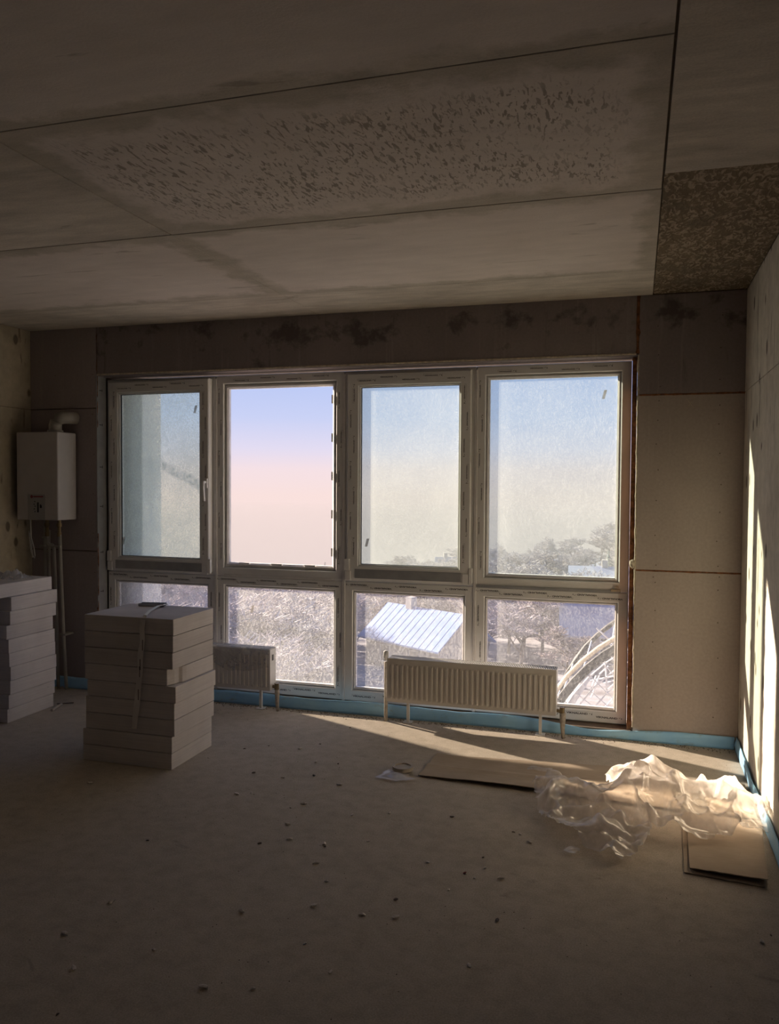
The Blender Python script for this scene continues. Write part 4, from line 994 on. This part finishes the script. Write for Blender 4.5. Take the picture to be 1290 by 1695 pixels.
# houses
def house(name, c, lx, ly, hw, hr, rz, wm, rm, label, wins=(), hip=.0):
    """gable or hip roofed house, ridge along local x; c = ground centre"""
    r_ = empty(name, c); r_.rotation_euler.z = rz; tag(r_, label, 'house', 'houses outside')
    def ob(mb, n, m, par=r_):
        o = bpy.data.objects.new(n, mb.mesh(n, m)); C.objects.link(o); o.parent = par; return o
    hx, hy = lx/2, ly/2
    b = MB().box(-hx, hx, -hy, hy, -2.5, hw)
    b.add([(-hx, -hy, hw), (-hx, hy, hw), (-hx+hip, 0, hw+hr*.97), (hx, -hy, hw), (hx, hy, hw), (hx-hip, 0, hw+hr*.97)], [(0, 1, 2), (3, 5, 4)])
    ob(b, 'walls', wm); e = .45; dz = hr*e/hy
    for sgn in (-1, 1):
        A_ = [(-hx-e, sgn*(hy+e), hw-dz), (hx+e, sgn*(hy+e), hw-dz), (hx+e-hip, 0, hw+hr), (-hx-e+hip, 0, hw+hr)]
        rf = MB().add(A_+[(a, b_, c_+.12) for a, b_, c_ in A_], [(0, 1, 2, 3), (4, 5, 6, 7), (0, 1, 5, 4), (1, 2, 6, 5), (2, 3, 7, 6), (3, 0, 4, 7)])
        ro = ob(rf, 'roof_slope', rm)
        if rm is not MAT['broof']: continue
        n = int((lx+2*e)/.6); sm = MB()
        for i in range(n+1):
            f = i/n; a = Vector(A_[0])*(1-f)+Vector(A_[1])*f; b2 = Vector(A_[3])*(1-f)+Vector(A_[2])*f
            sm.tube([a+Vector((0, 0, .13)), b2+Vector((0, 0, .13))], .012, 4)
        o2 = ob(sm, 'standing_seams', rm, ro); o2['kind'] = 'stuff'
    if hip:
        for sgn in (-1, 1):
            A_ = [(sgn*(hx+e), -hy-e, hw-dz), (sgn*(hx+e), hy+e, hw-dz), (sgn*(hx+e-hip), 0, hw+hr)]
            ob(MB().add(A_+[(a, b_, c_+.12) for a, b_, c_ in A_], [(0, 1, 2), (3, 4, 5), (0, 1, 4, 3), (1, 2, 5, 4), (2, 0, 3, 5)]), 'roof_slope', rm)
    ch_ = MB().box(-hx*.5, -hx*.5+.6, -.3, .3, hw+hr*.5, hw+hr+.8); ob(ch_, 'chimney', wm)
    for (x, z, ww, wh) in wins:
        wn = ob(MB().frame(x-ww/2-.1, x+ww/2+.1, z-.1, z+wh+.1, .12, -hy-.06, -hy+.02, ch=.02), 'window', MAT['htrim'])
        ob(MB().box(x-ww/2, x+ww/2, -hy-.02, -hy+.02, z, z+wh), 'pane', MAT['hglass'], wn)
    return r_
c = onY(700, 1110, 56); hz_ = onY(690, 1062, 56).z
house('blue_roofed_house', (c.x-.3, 58, hz_-2.5), 7.4, 5.2, 2.6, 1.9, math.radians(-30), MAT['hwall'], MAT['broof'], 'house with a bright blue metal roof behind the lower frosted glass', [(-1.6, .8, .9, 1.2), (1.4, .8, .9, 1.2)])
c = onY(1000, 1100, 62)
house('slate_roofed_house', (c.x+1.2, 64, c.z), 8.5, 5.0, 2.5, 2.1, math.radians(6), MAT['hwall'], MAT['groof'], 'grey house with a slate-blue roof in the lower right window', [(-2.7, .3, .7, 1.6), (-1.2, .2, 1.0, 1.9), (.8, .5, 1.1, 1.5), (2.6, .6, .8, 1.2)])
c = onY(1010, 1020, 84)
house('far_house', (c.x+2, 88, c.z-3.0), 12, 7, 6.0, 1.5, math.radians(4), MAT['hwall2'], MAT['groof'], 'taller pale house behind the slate-roofed house', [(-4.2+i*1.9, 3.6, .9, 1.5) for i in range(5)])
c = onY(745, 925, 135); house('hillside_house', (c.x, 135, c.z-3.0), 4.2, 3.6, 1.9, 1.3, .3, MAT['hwall'], MAT['groof'], 'small snowy-roofed house low in the third upper window', [(-1, .8, .8, 1)])
c = onY(948, 935, 120); house('hillside_house', (c.x, 120, c.z-3.0), 8, 5, 2.4, 1.2, -.2, MAT['hwall'], MAT['groof'], 'small snowy-roofed house on the hillside in the right upper window', [(-2, .8, .8, 1), (1.5, .8, .8, 1)])
# wire mesh arch standing on the terrace outside the right window
zg = -1.45; ay0, ay1 = 8.2, 10.0; ac = onY(1185, 1250, 8.8); acx, acz, ar = ac.x, zg, 1.75
ar_ = empty('wire_arch', (acx, 9.1, zg)); tag(ar_, 'frosted wire mesh arch standing outside the lower right window', 'arch')
def arc(rad, y, a0=0.0, a1=180.0, n=28, dz=0): return [(acx-rad*math.cos(math.radians(a0+(a1-a0)*i/n)), y, acz+dz+rad*math.sin(math.radians(a0+(a1-a0)*i/n))) for i in range(n+1)]
MB().tube(arc(ar, ay0), .045, 8).build('hoop', MAT['blackpipe'], ar_, smooth=True)
MB().tube(arc(ar+.09, ay0-.02), .024, 8).build('hoop', MAT['cream_foam'], ar_, smooth=True)
MB().tube(arc(ar, ay1), .03, 8).build('hoop', MAT['blackpipe'], ar_, smooth=True)
MB().tube([(acx-1.9, ay0-.2, zg+.25), (acx-.4, ay0-.1, zg+.85), (acx+1.2, ay0, zg+1.45)], .035, 8).build('brace_pipe', MAT['rust'], ar_, smooth=True)
MB().tube([(acx-1.75, ay0+.1, zg+.15), (acx-1.45, ay0+.1, zg+.8), (acx-1.22, ay0+.15, zg+1.2)], .05, 8).build('frosted_post', MAT['frost'], ar_, smooth=True)
rr = random.Random(4); wm_ = MB()
for i in range(13):
    wm_.tube(arc(ar-.06-.115*i+rr.uniform(-.02, .02), ay0+.05+rr.uniform(-.02, .1), 2, 178, 22), .008, 4)
for i in range(40):
    an = math.radians(3+i*4.5); wm_.tube([(acx-.2*math.cos(an), ay0+.06, acz+.2*math.sin(an)), (acx-(ar-.02)*math.cos(an+.05*rr.uniform(-1, 1)), ay0+.05, acz+(ar-.02)*math.sin(an))], .005, 4)
for i in range(80):
    an = math.radians(rr.uniform(5, 110)); r1 = rr.uniform(.3, ar-.1); p = Vector((acx-r1*math.cos(an), ay0+rr.uniform(.0, .4), acz+r1*math.sin(an)))
    d = Vector((rr.uniform(-1, 1), rr.uniform(-.2, .2), rr.uniform(-.6, 1)))*.3
    wm_.tube([p, p+d*.6+Vector((0, 0, rr.uniform(-.05, .1))), p+d*1.2], .009, 4)
for i in range(15):
    an = math.radians(6+i*12); wm_.tube([(acx-ar*math.cos(an), ay0, acz+ar*math.sin(an)), (acx-ar*math.cos(an), ay1, acz+ar*math.sin(an))], .009, 4)
o = wm_.build('wire_mesh', MAT['frost'], ar_); o['kind'] = 'stuff'

# ================================================================ winter haze lying over the valley
hz = MB().box(-260, 110, 14, 152, -60, -2.2).build('valley_haze', MAT['snow'], origin=Vector((0, 100, -20)))
k = bpy.data.materials.new('haze'); k.use_nodes = True; k.node_tree.nodes.clear()
ho = k.node_tree.nodes.new('ShaderNodeOutputMaterial'); hv = k.node_tree.nodes.new('ShaderNodeVolumeScatter')
hv.inputs['Color'].default_value = (.92, .90, 1.0, 1); hv.inputs['Density'].default_value = .0013; hv.inputs['Anisotropy'].default_value = .1
ha = k.node_tree.nodes.new('ShaderNodeVolumeAbsorption'); ha.inputs['Color'].default_value = (.03, .03, .03, 1); ha.inputs['Density'].default_value = .0037
hs = k.node_tree.nodes.new('ShaderNodeAddShader'); k.node_tree.links.new(hv.outputs[0], hs.inputs[0]); k.node_tree.links.new(ha.outputs[0], hs.inputs[1])
k.node_tree.links.new(hs.outputs[0], ho.inputs['Volume']); hz.data.materials[0] = k
tag(hz, 'thin winter haze hanging over the snowy valley outside', 'haze', kind='stuff')
